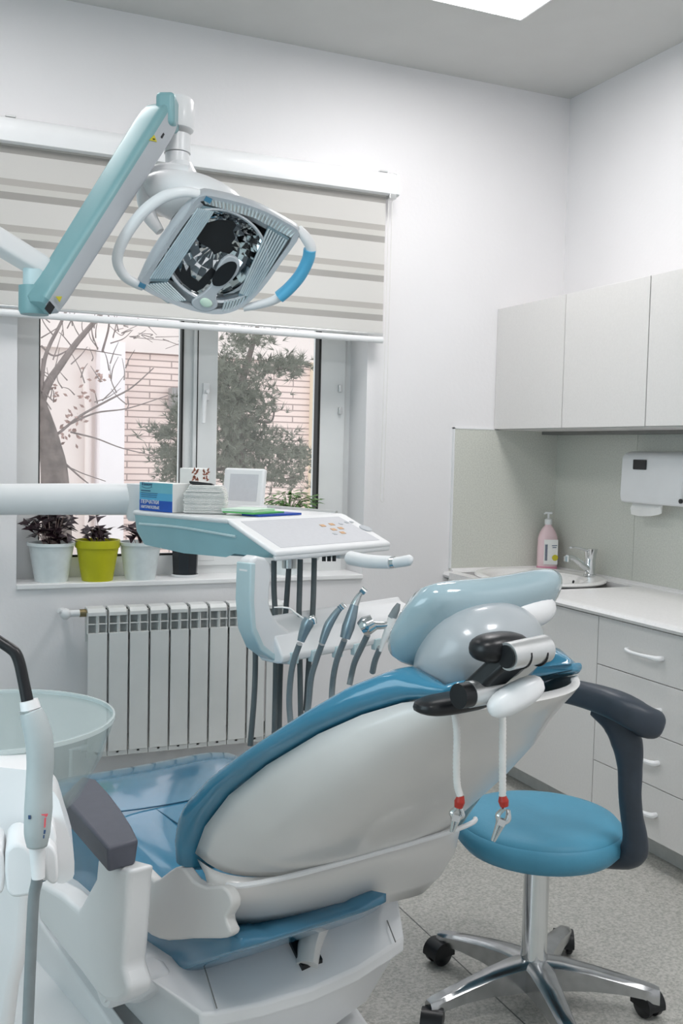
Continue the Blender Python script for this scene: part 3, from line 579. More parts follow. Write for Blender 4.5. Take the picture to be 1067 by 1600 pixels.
for (cx_, cy_, n, s) in ((112, 655, 22, 14), (135, 615, 16, 12), (158, 590, 10, 10), (88, 620, 8, 8), (105, 675, 10, 10)):
    for i in range(n):
        q = wp(cx_ + R.gauss(0, s * .6), cy_ + R.gauss(0, s)); d = nrm([R.uniform(-1, 1), R.uniform(-1, 1), R.uniform(-1, .2)]); e = nrm(np.cross(d, [.3, 1, .2])); s_ = .026
        lf.add([q, q + d * s_ + e * s_ * .4, q + d * s_ * 1.8, q + d * s_ - e * s_ * .4], [(0, 1, 2, 3)])
lf.build('dry_leaves', 'dryleaf', tr, smooth=False)
# conifer behind the right pane
PY = 5.0
pt = thing('pine_tree', 'dark grey-green conifer outside the right window pane', 'tree', (wp(385, 700, PY)[0], PY, -1))
b = MB(); b.tube([wp(372, 1000, PY), wp(372, 760, PY), wp(372, 640, PY), wp(380, 590, PY), wp(398, 527, PY), wp(408, 480, PY)], [.09, .08, .06, .035, .022, .012], n=8)
nd = MB(); R = random.Random(21)
def clump(x, y, sx, sy, n):
    for i in range(n):
        q = wp(x + R.gauss(0, sx), y + R.gauss(0, sy), PY + R.uniform(-.5, .5)); 
        ax_ = nrm([R.uniform(-1, 1), R.uniform(-.6, .6), R.uniform(-.1, .9)])
        for k in range(9):
            d = nrm(ax_ + np.array([R.uniform(-1, 1), R.uniform(-1, 1), R.uniform(-1, 1)]) * .8); e = nrm(np.cross(d, [.2, 1, .1])) * .0035; L = R.uniform(.05, .11)
            nd.add([q - e, q + e, q + d * L], [(0, 1, 2)])
for a in ((365, 720, 22, 28, 330), (370, 640, 24, 22, 330), (352, 600, 16, 16, 170), (420, 575, 26, 8, 130), (460, 570, 16, 9, 90), (395, 530, 22, 7, 80), (350, 575, 12, 10, 90), (430, 700, 24, 12, 150), (470, 715, 14, 8, 90), (440, 745, 24, 12, 150), (400, 690, 20, 22, 200), (395, 620, 22, 18, 170), (350, 680, 14, 40, 260), (280, 690, 14, 30, 170), (272, 740, 14, 14, 120), (255, 678, 14, 6, 50), (268, 712, 18, 6, 60), (372, 540, 10, 10, 40), (280, 650, 6, 12, 60)): clump(*a)
for pts in (((375, 610), (420, 580), (480, 572)), ((376, 650), (420, 660), (430, 640)), ((374, 700), (430, 700), (490, 712)), ((372, 740), (420, 750), (470, 745)), ((380, 600), (350, 590), (335, 580)), ((372, 690), (310, 700), (250, 678)), ((372, 730), (310, 735), (265, 720))):
    b.tube([wp(x, y, PY) for x, y in pts], [.02, .012, .005], n=6)
b.build('trunk', 'bark', pt); nd.build('needles', 'pine', pt, smooth=False)

# ================================================================== DENTAL CHAIR
TH = math.radians(13.)
tv = np.array([math.cos(TH), math.sin(TH), 0]); av = np.array([-math.sin(TH), math.cos(TH), 0])
CH = Frame(-2.44 * tv, 13.)
def ch(u, v, z): return CH.W(u, v, z)
def cu(x, y, u): return CH.hit(x, y, 0, u)          # local (u,v,z) where the sight line meets the plane u
def cw(x, y, u): return ch(*cu(x, y, u))
chair = thing('dental_chair', 'reclined blue vinyl dental chair with glossy white shell in the middle of the room', 'dental chair', ch(0, -1.2, 0), TH)
# backrest stations: half width, rim (v,z), back (v,z)
ST = [(.145, (-2.075, .968), (-2.095, .945)), (.185, (-2.005, .950), (-2.045, .900)), (.218, (-1.945, .922), (-1.995, .850)), (.250, (-1.870, .877), (-1.945, .790)),
      (.280, (-1.760, .800), (-1.875, .720)), (.296, (-1.660, .720), (-1.805, .655)), (.302, (-1.585, .640), (-1.745, .602)), (.300, (-1.545, .575), (-1.700, .560))]
def stat(k):
    i = min(int(k), len(ST) - 2); f = k - i; a, b = ST[i], ST[i + 1]; L = lambda p, q: tuple(np.array(p) * (1 - f) + np.array(q) * f)
    return a[0] * (1 - f) + b[0] * f, L(a[1], b[1]), L(a[2], b[2])
def ustat(w, Fp, Bp, n=25, p=.62, full=False):
    Fp = np.array(Fp); Bp = np.array(Bp); out = []
    T = np.linspace(0, 2 * math.pi, 2 * n - 2, endpoint=False) if full else np.linspace(0, math.pi, n)
    for t in T:
        c, s = math.cos(t), math.sin(t); uu = -w * math.copysign(abs(c) ** p, c); d = math.copysign(abs(s) ** p, s); q = Fp + (Bp - Fp) * d; out.append(ch(uu, q[0], q[1]))
    return out
# shell: outer and inner skin
rings = []
for k in np.linspace(0, 7, 22):
    w, f, bk = stat(k); rings.append(ustat(w, f, bk))
top = [ch(*np.array([0, -2.07, .957]) + (np.array(CH.M @ (p - CH.o)) - np.array([0, -2.07, .957])) * np.array([.93, .6, .6])) for p in rings[0]]
b = MB(); b.loft([top] + rings, closed=False)
b.build('backrest_shell', 'shell', chair, ang=60, solid=.010)
# bumper ledge across the shell, then the lower panel curling under
w, f, bk = stat(6.9); cr = ustat(w + .010, (bk[0] + .045, bk[1] - .006), (bk[0] - .012, bk[1]), n=31)
MB().tube(cr[1:-2], .0055, n=8, sub=0).build('ledge', 'plastic', chair)
low = []
for q, (dw, fv, fz_, bv, bz) in enumerate([(.0, -1.555, .565, -1.700, .557), (.004, -1.585, .530, -1.690, .520), (.002, -1.595, .480, -1.665, .470), (-.02, -1.58, .42, -1.640, .420), (-.05, -1.56, .37, -1.610, .375)]):
    rr = ustat(.302 + dw, (fv, fz_), (bv, bz), n=31); lr = []
    for i, pnt in enumerate(rr):
        loc = CH.M @ (pnt - CH.o); s = (loc[0] + .31) / .62; lift = (1 - min(max(s, 0), 1)) * .085 * (q / 4); lr.append(ch(loc[0], loc[1] - lift * .35, loc[2] + lift))
    low.append(lr)
MB().loft(low, closed=False).build('lower_shell', 'shell', chair, ang=60, solid=.008)
# cushion with shoulder lobes
rings = []
CW = [(.05, -2.105, .985, .030), (.110, -2.098, .990, .05), (.150, -2.08, .985, .068)]
for k in np.linspace(0, 7.3, 26):
    kk = min(k, 7); w, f, bk = stat(kk); f = np.array(f); bk = np.array(bk)
    if k > 7: f = f + np.array((.0, -.03)) * (k - 7) / .3; 
    a = np.array(stat(max(kk - .5, 0))[1]); c = np.array(stat(min(kk + .5, 7))[1]); t_ = c - a; n_ = np.array([t_[1], -t_[0]]); n_ = n_ / np.hypot(*n_)
    if n_ @ (f - bk) < 0: n_ = -n_
    th0 = float(np.interp(kk, range(8), (.062, .085, .080, .068, .064, .074, .094, .100))); th = th0 if k < 6.5 else th0 * (1 - (k - 6.5) / .8 * .4)
    if k < .9: th *= .55 + .5 * k
    rings.append((w + .018 + (.016 if k > 4 else .016 * k / 4), f + n_ * th * .86, f - n_ * th * .10))
b = MB(); R2 = []
for (w, a, c) in rings:
    m_ = (a + c) / 2; ring = []
    for t in np.linspace(0, 2 * math.pi, 44, endpoint=False):
        cc, s = math.cos(t), math.sin(t); uu = -w * math.copysign(abs(cc) ** .55, cc); d = math.copysign(abs(s) ** .75, s); dish = .022 * math.cos(min(abs(uu) / w, 1) * math.pi / 2) ** 1.0 if d > 0 else 0
        q = m_ + (a - m_) * d - (a - m_) / np.hypot(*(a - m_)) * dish; kq = len(R2) * 7.3 / 25; nt_ = max(0, 1 - (abs(uu) / .150) ** 6) * max(0, 1 - kq / 2.4) * .115; tt = np.array([(a - m_)[1], -(a - m_)[0]]); tt = tt / np.hypot(*tt); tt = tt if tt[0] > 0 else -tt; q = q + tt * nt_; ring.append(ch(uu, q[0], q[1]))
    R2.append(ring)
def shrink(ring, f, off): c = sum(ring) / len(ring); return [c + (p - c) * f + off for p in ring]
R2 = [shrink(R2[0], .80, ch(0, -.022, .012) - ch(0, 0, 0)), shrink(R2[0], .94, ch(0, -.014, .008) - ch(0, 0, 0))] + R2 + [shrink(R2[-1], .93, ch(0, .004, -.014) - ch(0, 0, 0)), shrink(R2[-1], .7, ch(0, .008, -.022) - ch(0, 0, 0))]
b.loft(R2).build('backrest_cushion', 'blue', chair, ang=80)
# piping seam along the near rim
# seat cushion, leg end falling away towards the window
SEC = [(-1.70, .458, .446), (-1.66, .455, .415), (-1.60, .445, .37), (-1.52, .43, .32), (-1.46, .455, .27), (-1.30, .462, .225), (-1.10, .472, .215), (-.90, .478, .21), (-.78, .477, .215), (-.70, .472, .205), (-.65, .460, .19), (-.615, .440, .17), (-.592, .412, .15), (-.578, .375, .13), (-.574, .33, .14)]
rings = []
for (v, zt_, zb_) in SEC:
    zc = (zt_ + zb_) / 2; hz = (zt_ - zb_) / 2; ring = []
    w = .305 if v > -1.4 else .295
    nf = min(max((-1.42 - v) / .24, 0), 1); w = w - .125 * nf; uc = -.125 * nf
    for t in np.linspace(0, 2 * math.pi, 48, endpoint=False):
        c, s = math.cos(t), math.sin(t); uu = w * math.copysign(abs(c) ** .42, c); zz = zc + hz * math.copysign(abs(s) ** .42, s)
        if s > 0: zz += .018 * (abs(uu) / w) ** 2.5 - .006
        for su in (-.10, .10):
            if s > 0 and abs(uu - su) < .008: zz -= .004
        ring.append(ch(uu + uc, v, zz))
    rings.append(ring)
MB().loft(rings).build('seat_cushion', 'bluelt', chair, ang=180)
b = MB()
b.tube([ch(u, -1.02, .4705 + .018 * (abs(u) / .3) ** 2.5) for u in np.linspace(-.27, .27, 12)], .0018, n=6, sub=0); b.tube([ch(-.13, v, .4685) for v in np.linspace(-1.4, -1.03, 6)], .0018, n=6, sub=0); b.tube([ch(.13, v, .4685) for v in np.linspace(-1.4, -1.03, 6)], .0018, n=6, sub=0)
b.build('seat_seam', 'seam', chair)
# leg rest
rings = []
for (v, z, th) in [(-.62, .33, .10), (-.50, .27, .10), (-.30, .20, .09), (-.08, .15, .085), (.02, .14, .05)]:
    rings.append([ch(.26 * math.copysign(abs(math.cos(t)) ** .4, math.cos(t)), v, z + th / 2 * math.copysign(abs(math.sin(t)) ** .5, math.sin(t))) for t in np.linspace(0, 2 * math.pi, 32, endpoint=False)])
MB().loft(rings).build('leg_rest', 'bluelt', chair, ang=80)
def panel(name, pts, u, th, m, bev=.008, parent=None, smoothn=0, **k):
    P = [cw(x, y, u) for x, y in pts]
    if smoothn: P = sm(P, smoothn)
    return MB().prism(P, tv * th).build(name, m, parent or chair, smooth=True, bevel=bev, seg=3, **k)
# hip plate between arm and back
hp = [(206, 1362), (222, 1358), (240, 1376), (258, 1366), (272, 1356), (285, 1356), (300, 1376), (322, 1386), (346, 1385), (359, 1400), (361, 1418), (352, 1434), (356, 1448), (360, 1457), (352, 1466), (330, 1467), (300, 1467), (262, 1470), (236, 1462), (220, 1445), (208, 1420), (200, 1390)]
P = [cw(x, y, -.325) for x, y in hp]; P = sm(P, 2)
MB().prism(P, tv * .022).build('hip_plate', 'shell', chair, bevel=.007, seg=4, ang=50)
# armrest
PU = -.455
pts = [cu(97, 1240, PU - .045), cu(168, 1345, PU - .045)]
pz = .645
A0 = CH.hit(112, 1222, 2, pz); A1 = CH.hit(167, 1325, 2, pz); A2 = CH.hit(217, 1313, 2, pz); A3 = CH.hit(150, 1214, 2, pz); A12 = CH.hit(188, 1262, 2, pz)
top = [CH.hit(x, y, 2, pz) for x, y in ((97, 1243), (168, 1325), (217, 1312), (206, 1290), (188, 1262), (168, 1236), (150, 1217), (128, 1212))]
bot = [p + np.array([0, 0, -.048]) for p in top]
bot[1] = bot[1] + [.004, .006, 0]; bot[2] = bot[2] + [-.004, .006, 0]
MB().loft([[ch(*p) for p in bot], [ch(*p) for p in top]]).build('armrest_pad', 'darkpad', chair, bevel=.006, seg=3)
pu0, pu1 = top[1][0], top[2][0]
post = [(173, 1352), (152, 1338), (149, 1372), (122, 1422), (95, 1398), (60, 1378), (56, 1400), (62, 1440), (92, 1478), (128, 1522), (150, 1553), (165, 1566), (182, 1568), (196, 1560), (200, 1545), (190, 1512), (193, 1480), (197, 1420), (199, 1380), (203, 1360)]
pl = [cw(x, y, pu0 + .03) for x, y in post]
MB().prism(pl, tv * .050).build('armrest_support', 'shell2', chair, bevel=.010, seg=4, ang=50)
pc = cw(205, 1530, -.36); b = MB(); b.lathe([(0, -.06), (.036, -.06), (.040, -.054), (.040, .05), (0, .05)], pc, axis=tv); b.lathe([(0, -.064), (.026, -.064), (.028, -.058), (.0, -.056)], pc, axis=tv)
b.build('armrest_pivot', 'shell2', chair)
b = MB().prism([cw(x, y, -.36) for x, y in ((165, 1510), (200, 1500), (222, 1510), (233, 1528), (230, 1550), (207, 1570), (165, 1566))], tv * .05); b.build('pivot_arm', 'shell2', chair, bevel=.012, seg=4)
# long side link towards the feet
MB().prism([cw(x, y, -.34) for x, y in ((55, 1395), (60, 1440), (150, 1570), (200, 1640), (140, 1640), (100, 1590), (60, 1520), (20, 1440), (10, 1395))], tv * .03).build('side_link', 'shell2', chair, bevel=.006)
MB().prism([cw(x, y, -.10) for x, y in ((10, 1400), (65, 1440), (150, 1520), (260, 1560), (260, 1640), (40, 1640), (0, 1480))], tv * .2).build('shaded_lift_column', 'inner', chair, bevel=.01)  # dark grey stands for the shade in the gap under the chair
# base housing below the back
def P2(x, y, z): return CH.hit(x, y, 2, z)
rear = [P2(x, y, .283) for x, y in ((314, 1584), (340, 1582), (410, 1568), (488, 1545), (560, 1513), (632, 1466))]
rear[0] = rear[0]; tp = [cu(227, 1527, -.33)] 
topf = [np.array([p[0] * 1.02, p[1] + .21, .375]) for p in rear]
topf[0] = cu(227, 1527, -.36); topf[1] = topf[0] + [.04, .01, .002]; topf[-1] = np.array([rear[-1][0] + .01, -1.545, .365]); topf[-2] = np.array([rear[-2][0], -1.47, .368])
front = [np.array([p[0], -.9, .30]) for p in topf]
under = [p + np.array([0, .0, -.030]) for p in rear]; under2 = [p + np.array([0, .02, -.034]) for p in rear]; bott = [np.array([p[0] * .9, p[1] + .10, .10]) for p in rear]; bott2 = [np.array([p[0] * .9, -.9, .10]) for p in rear]
rg = [[ch(*p) for p in r] for r in (front, topf, rear, under, under2, bott, bott2)]
b = MB(); b.loft(rg, closed=False, cap=False); n_ = len(rear)
b.f.append(tuple(i * n_ for i in range(len(rg)))); b.m.append(0); b.f.append(tuple(i * n_ + n_ - 1 for i in reversed(range(len(rg))))); b.m.append(0)
base = b.build('base_housing', 'shell2', chair, bevel=.006, seg=3, ang=30)
def onslope(x, y):
    # plane of the sloping top face
    a, c, d = [np.array(q) for q in (rear[2], topf[2], rear[4])]; N = np.cross(c - a, d - a); D = CH.M @ ray(x, y); C0 = CH.M @ (CAM - CH.o); return C0 + ((a - C0) @ N) / (D @ N) * D + nrm(N) * (.004 if nrm(N)[2] > 0 else -.004)
b = MB()
for (x0, y0, x1, y1) in ((318, 1512, 338, 1578), (598, 1425, 617, 1474)):
    p, q = ch(*onslope(x0, y0)), ch(*onslope(x1, y1)); MB().tube([p, q], .0014, n=5, sub=0).build('panel_seam', 'gap', base)
hole = [ch(*onslope(x, y)) for x, y in ((450, 1476), (471, 1520), (503, 1508), (482, 1464))]
MB().prism(hole, np.array([0, 0, .010])).build('link_slot', 'black', base, smooth=False)
lk = [ch(*onslope(478, 1512)), ch(*(onslope(484, 1490) + [0, 0, .02])), ch(*(onslope(500, 1465) + [0, 0, .035])), ch(*(onslope(535, 1448) + [0, 0, .05])), ch(*(onslope(548, 1425) + [0, 0, .07]))]
MB().tube(lk, [.022, .024, .026, .026, .028], n=12, rx=1.3, up=tv).build('lift_link', 'shell', chair)
q = ch(*onslope(575, 1415)); 
# foot plate on the floor
fp = [(-.42, -1.62), (-.30, -1.72), (-.05, -1.70), (.12, -1.60), (.22, -1.3), (.22, -.5), (-.40, -.5), (-.50, -1.0)]
MB().prism([ch(u, v, 0) for u, v in sm([np.array([a, c, 0]) for a, c in fp], 4) and [(p[0], p[1]) for p in sm([np.array([a, c, 0]) for a, c in fp], 4)]], (0, 0, .05)).build('foot_plate', 'shell2', chair, bevel=.012, seg=3)
kn = CH.hit(502, 1580, 2, .14); MB().ell(ch(*kn), (.026, .026, .022)).build('red_knob', 'red', chair); chair.children[-1]['label'] = 'dark red round foot knob'
MB().tube([ch(*kn), ch(kn[0], kn[1] + .12, kn[2] + .0)], .012, sub=0).build('knob_stem', 'shell2', chair)
# clear blue film strip at the right of the shell
ST_R = [(812, 1163), (790, 1180), (765, 1225), (738, 1262), (715, 1296)]
P = [cw(x, y, .275) for x, y in ST_R] 
P2_ = [cw(x, y, .275) for x, y in ((706, 1290), (728, 1250), (756, 1205), (778, 1170), (800, 1152))]
MB().prism(P + P2_, tv * .004).build('side_film', 'film', chair, smooth=False)

# ---- headrest
hc = CH.hit(752, 985, 0, 0.0)
def hloft(secs, name, m, n=36):
    rings = []
    for (u, cv, cz_, rp, rn, tilt) in secs:
        c, s = math.cos(tilt), math.sin(tilt)
        rings.append([ch(u, cv + rp * math.copysign(abs(math.cos(t)) ** .85, math.cos(t)) * c - rn * math.copysign(abs(math.sin(t)) ** .85, math.sin(t)) * s, cz_ + rp * math.copysign(abs(math.cos(t)) ** .85, math.cos(t)) * s + rn * math.copysign(abs(math.sin(t)) ** .85, math.sin(t)) * c) for t in np.linspace(0, 2 * math.pi, n, endpoint=False)])
    return MB().loft(rings).build(name, m, chair, ang=85)
hq = CH.hit(742, 962, 0, 0.0); hv, hz = float(hq[1]), float(hq[2])
secs = []
for s in np.linspace(-1, 1, 19):
    f = (1 - abs(s) ** 2.6) ** .5 if abs(s) < 1 else .05; f = max(f, .08)
    sad = .022 * abs(s) ** 2
    secs.append((.163 * s + .004, hv - .008 * s, hz + sad - .012 + .008 * s, .100 * (f ** .38), .046 * f ** .7, math.radians(-50)))
hloft(secs, 'headrest_cushion', 'headcov')
secs = []
for s in np.linspace(-1, 1, 15):
    f = max((1 - abs(s) ** 2.2) ** .5 if abs(s) < 1 else .05, .08)
    secs.append((.118 * s - .034, hv - .050, hz - .056, .098 * f ** .8, .068 * f ** .8, math.radians(-50)))
hloft(secs, 'headrest_shell', 'headsh')
q = ch(*CH.hit(812, 958, 1, hv - .045)); MB().ell(q, (.078, .040, .030), (tv * .99 + np.array([0, 0, .10]), av, (0, 0, 1)), p=.85).build('headrest_rim', 'plastic', chair)
# hinge, link arm, lock knob
def cyl(b, p, q, r, n=24): return b.tube([p, q], r, n=n, sub=0)
c1 = CH.hit(792, 1026, 1, -2.215); c2 = np.array([c1[0] + .080, c1[1], c1[2] + .004])
b = MB(); cyl(b, ch(*c1), ch(*c2), .0205); b.build('upper_hinge', 'steel', chair, ang=40)
b = MB(); cyl(b, ch(c1[0] - .003, c1[1], c1[2]), ch(c1[0] + .004, c1[1], c1[2]), .0168)
b.build('hinge_cap', 'black', chair, ang=40)
for k in (.028, .062): b = MB(); cyl(b, ch(c1[0] + k, c1[1], c1[2]), ch(c1[0] + k + .003, c1[1], c1[2]), .0209); b.build('hinge_ring', 'black', chair, ang=40)
l1 = CH.hit(716, 1088, 1, -2.165); l2 = l1 + [.085, 0, 0]
b = MB(); cyl(b, ch(*(l1 + [.02, 0, 0])), ch(*l2), .0195); b.build('lower_hinge', 'steel', chair, ang=40)
b = MB(); cyl(b, ch(*(l1 + [.0, 0, 0])), ch(*(l1 + [.024, 0, 0])), .0185); b.build('hinge_cap', 'black', chair, ang=40)
a0 = ch(*(l1 + [.055, .012, .004])); a1 = ch(*(c1 + [.028, .012, -.004])); d = nrm(a1 - a0); X = nrm(tv - d * (tv @ d)); N = np.cross(d, X)
MB().box((a0 + a1) / 2, (.052, .030, np.linalg.norm(a1 - a0) + .02), X, N, d).build('link_arm', 'black', chair, bevel=.008, seg=4)
a0b = ch(*(l1 + [.100, .014, .004])); a1b = ch(*(c1 + [.085, .012, -.004])); 
MB().box((a0b + a1b) / 2, (.036, .022, np.linalg.norm(a1b - a0b) + .01), X, N, d).build('link_cover', 'steel', chair, bevel=.006, seg=3)
MB().ell(ch(*(c1 + [.02, .035, .006])), (.052, .030, .022), (tv, av, (0, 0, 1)), p=.8).build('hinge_mount', 'black', chair)
b = MB(); b.ell(ch(l1[0] + .045, -2.110, .972), (.075, .03, .014), (tv, av, (0, 0, 1)), p=.7); b.build('neck_recess', 'black', chair)
k1 = ch(*CH.hit(806, 1088, 1, -2.20)); kx = nrm(ray(845, 1068) * 1.75 - ray(770, 1108) * 1.72); ky = nrm(np.cross(CF, kx)); MB().ell(k1, (.050, .021, .022), (kx, np.cross(kx, CF) * 1.0, CF), p=.8).build('lock_knob', 'plastic', chair)

# ---- bib chain
t = thing('bib_chain', 'white coiled cord with two red-tipped metal clips hanging from the headrest', 'bib chain', cw(745, 1200, 0))
for (pts, dd, cl0, cl1, redp) in (([(704, 1098), (711, 1120), (714, 1150), (713, 1190), (714, 1225), (719, 1244)], 1.58, (716, 1262), (706, 1300), ((720, 1243), (716, 1262))),
                                  ([(783, 1105), (785, 1130), (785, 1170), (785, 1210), (785, 1245)], 1.58, (791, 1264), (770, 1314), ((785, 1243), (788, 1260)))):
    P = smooth_path([dep(x, y, dd) for x, y in pts], 12); r = [.0052 + .0009 * (i % 2) for i in range(len(P))]
    MB().tube(P, r, n=10, sub=0).build('cord', 'cord', t, ang=80)
    c = MB().tube([dep(*redp[0], dd), (dep(*redp[0], dd) + dep(*redp[1], dd)) / 2, dep(*redp[1], dd)], [.0055, .0085, .0065], n=10).build('red_tip', 'red', t)
    a, e = dep(*cl0, dd), dep(*cl1, dd); dv = nrm(e - a); sd_ = nrm(np.cross(dv, CF)); b = MB(); L = np.linalg.norm(e - a)
    for sg in (-1, 1):
        b.tube([a + sd_ * sg * .003, a + dv * L * .25 + sd_ * sg * .0085, a + dv * L * .45 + sd_ * sg * .004, e + sd_ * sg * .0015], [.003, .0042, .0035, .002], n=8, rx=1.5)
    b.box(a + dv * L * .40, (.012, .012, .010), sd_, CF, dv); b.build('clip', 'chrome', t)

# ================================================================== STOOL
sc_ = hit(845, 1290, 2, .385); SB = hit(833, 1518, 2, .085)
sx, sy = float(SB[0]), float(SB[1])
stool = thing('dental_stool', 'round blue vinyl stool with chrome five-star base and black curved arm', 'stool', (sx, sy, 0))
s_l, s_r = hit(712, 1308, 2, .40), hit(976, 1305, 2, .40)
d_ = (np.array([sx, sy, .4]) - CAM) @ CF; sr = 264 / 2 * d_ / F * 1.0
zs_ = float(hit(845, 1366, 1, sy - .60 * sr)[2])   # seat bottom
cxs = hit(843, 1300, 1, sy)[0]; sc2 = np.array([cxs, sy, 0.0])
zt_ = zs_ + .085
MB().lathe([(0, zs_ - .000), (sr * .62, zs_ - .004), (sr * .90, zs_ + .012), (sr * .985, zs_ + .032), (sr, zs_ + .052), (sr * .985, zs_ + .066), (sr * .955, zs_ + .0715), (sr * .951, zs_ + .0705), (sr * .945, zs_ + .074), (sr * .90, zs_ + .084), (sr * .75, zs_ + .092), (sr * .4, zs_ + .094), (0, zs_ + .094)], sc2, n=64).build('seat', 'stool', stool, ang=60)
b = MB(); b.lathe([(0, zs_ - .03), (.036, zs_ - .03), (.040, zs_), (0, zs_)], (sx, sy, 0)); b.mm((sx - .09, sy - .06, zs_ - .012), (sx + .09, sy + .06, zs_)); b.build('seat_plate', 'black', stool)
MB().lathe([(0, .095), (.034, .095), (.0335, .13), (.031, .14), (.031, zs_ - .028), (0, zs_ - .028)], (sx, sy, 0), n=32).build('gas_column', 'chrome', stool, ang=40)
MB().lathe([(0, .060), (.036, .060), (.044, .075), (.046, .11), (.036, .122), (0, .122)], (sx, sy, 0)).build('hub', 'alu', stool)
tips = [hit(655, 1563, 2, .085), hit(1022, 1568, 2, .085), hit(700, 1462, 2, .085), hit(903, 1465, 2, .085), hit(858, 1680, 2, .085)]
RB = .285; angs = []
for q in tips: angs.append(math.atan2(q[1] - sy, q[0] - sx))
a0 = math.atan2(tips[0][1] - sy, tips[0][0] - sx)
for k in range(5):
    a = a0 + k * 2 * math.pi / 5; d = np.array([math.cos(a), math.sin(a), 0]); e = np.array([-d[1], d[0], 0]); o = np.array([sx, sy, 0]); rings = []
    for (r, zt2, zb2, w) in [(.02, .124, .056, .038), (.07, .122, .060, .032), (.14, .112, .064, .026), (.21, .098, .062, .022), (.26, .087, .056, .020), (.285, .081, .046, .019), (.299, .076, .042, .015)]:
        rings.append([o + d * r + e * x + np.array([0, 0, z]) for x, z in ((-w, zb2), (-w * 1.0, zt2 - .008), (-w * .6, zt2), (w * .6, zt2), (w, zt2 - .008), (w, zb2), (w * .5, zb2 + .004), (-w * .5, zb2 + .004))])
    MB().loft(rings).build('base_leg', 'alu', stool, ang=40)
    ca = a + [0.9, -.7, 2.2, .4, 1.4][k]; f = np.array([math.cos(ca), math.sin(ca), 0]); g = np.array([-f[1], f[0], 0]); c0 = o + d * .285 + f * .016; c0[2] = .030
    cs = MB(); 
    for s in (-1, 1): cs.lathe([(0, s * .007), (.025, s * .007), (.030, s * .010), (.030, s * .020), (.025, s * .024), (0, s * .024)], c0, axis=g, n=24)
    hd = []
    for s in (-.0255, .0255): hd.append([c0 + g * s + f * (.034 * math.cos(t)) + np.array([0, 0, .034 * math.sin(t)]) for t in np.linspace(-.15, math.pi + .15, 14)])
    cs.loft([hd[0], hd[1]], closed=True)
    cs.tube([o + d * .285 + [0, 0, .03], o + d * .285 + [0, 0, .06]], .007, sub=0)
    cs.build('caster', 'black', stool, ang=40)
# curved arm / backrest band
K = [((815, 1078), 2.42), ((870, 1082), 2.36), ((905, 1090), 2.33), ((945, 1104), 2.30), ((975, 1125), 2.28), ((992, 1160), 2.27)]
armz = lambda x, y, k: dep(x, y, k)
path = [armz(780, 1082, 2.52), armz(830, 1076, 2.46), armz(880, 1079, 2.38), armz(925, 1089, 2.30), armz(965, 1103, 2.24), armz(1000, 1122, 2.22), armz(1022, 1136, 2.24)]
path = smooth_path(path, 6); rings = []
for i, p in enumerate(path):
    f = i / (len(path) - 1); T = nrm(path[min(i + 1, len(path) - 1)] - path[max(i - 1, 0)]); N = nrm(np.cross(T, [0, 0, 1])); Zv = np.cross(N, T)
    hh = .024 + .012 * f; ww = .015 + .030 * f ** 1.3
    if i > len(path) - 4: ff = [.9, .75, .45][i - (len(path) - 3)]; hh *= ff; ww *= ff
    if i < 2: hh *= .7 + .15 * i
    rings.append([p + N * ww * math.copysign(abs(math.cos(t)) ** .7, math.cos(t)) + Zv * hh * math.copysign(abs(math.sin(t)) ** .7, math.sin(t)) for t in np.linspace(0, 2 * math.pi, 24, endpoint=False)])
MB().loft(rings).build('arm_band', 'dark', stool, ang=70)
stem = [(930, 1105, 2.30, .022), (962, 1128, 2.27, .034), (979, 1160, 2.26, .036), (984, 1200, 2.27, .028), (984, 1240, 2.28, .026), (987, 1275, 2.30, .026), (992, 1305, 2.31, .028), (990, 1330, 2.33, .032), (975, 1343, 2.36, .026), (930, 1348, 2.44, .014)]
P = smooth_path([dep(a, b_, c) for a, b_, c, _ in stem], 5); rr = np.interp(np.linspace(0, len(stem) - 1, len(P)), range(len(stem)), [s[3] for s in stem])
MB().tube(P, list(rr), n=20, sub=0, rx=.75).build('arm_stem', 'dark', stool, ang=70)
e0 = dep(930, 1348, 2.44); MB().tube([e0, np.array([sx + .05, sy - .01, zs_ - .008])], .012, n=12, sub=0, rx=2.0).build('arm_bar', 'dark', stool)

# ================================================================== INSTRUMENT TRAY (delivery unit)
TC = dep(430, 868, 2.75); TF = Frame((TC[0], TC[1], 0), 25.); TYW = math.radians(25.)
tu = TF.W(1, 0, 0) - TF.o; tvv = TF.W(0, 1, 0) - TF.o
zb = float(TC[2]) - .012
unit = thing('instrument_unit', 'white dental instrument tray with body tinted teal as shade on a swing arm in front of the window', 'instrument tray', (TC[0], TC[1], zb), TYW)
def T(u, v, z): return TF.W(u, v, z)
rim0 = TF.hit(203, 797, 0, 0); rim1 = TF.hit(357, 812, 0, 0); fr = TF.hit(603, 852, 2, zb + .012); rdg = TF.hit(567, 801, 2, float(rim1[2]))
TW_ = float(fr[0]); TD = float(rim0[1]); zt = float(rim1[2]); vr = float(rim1[1])
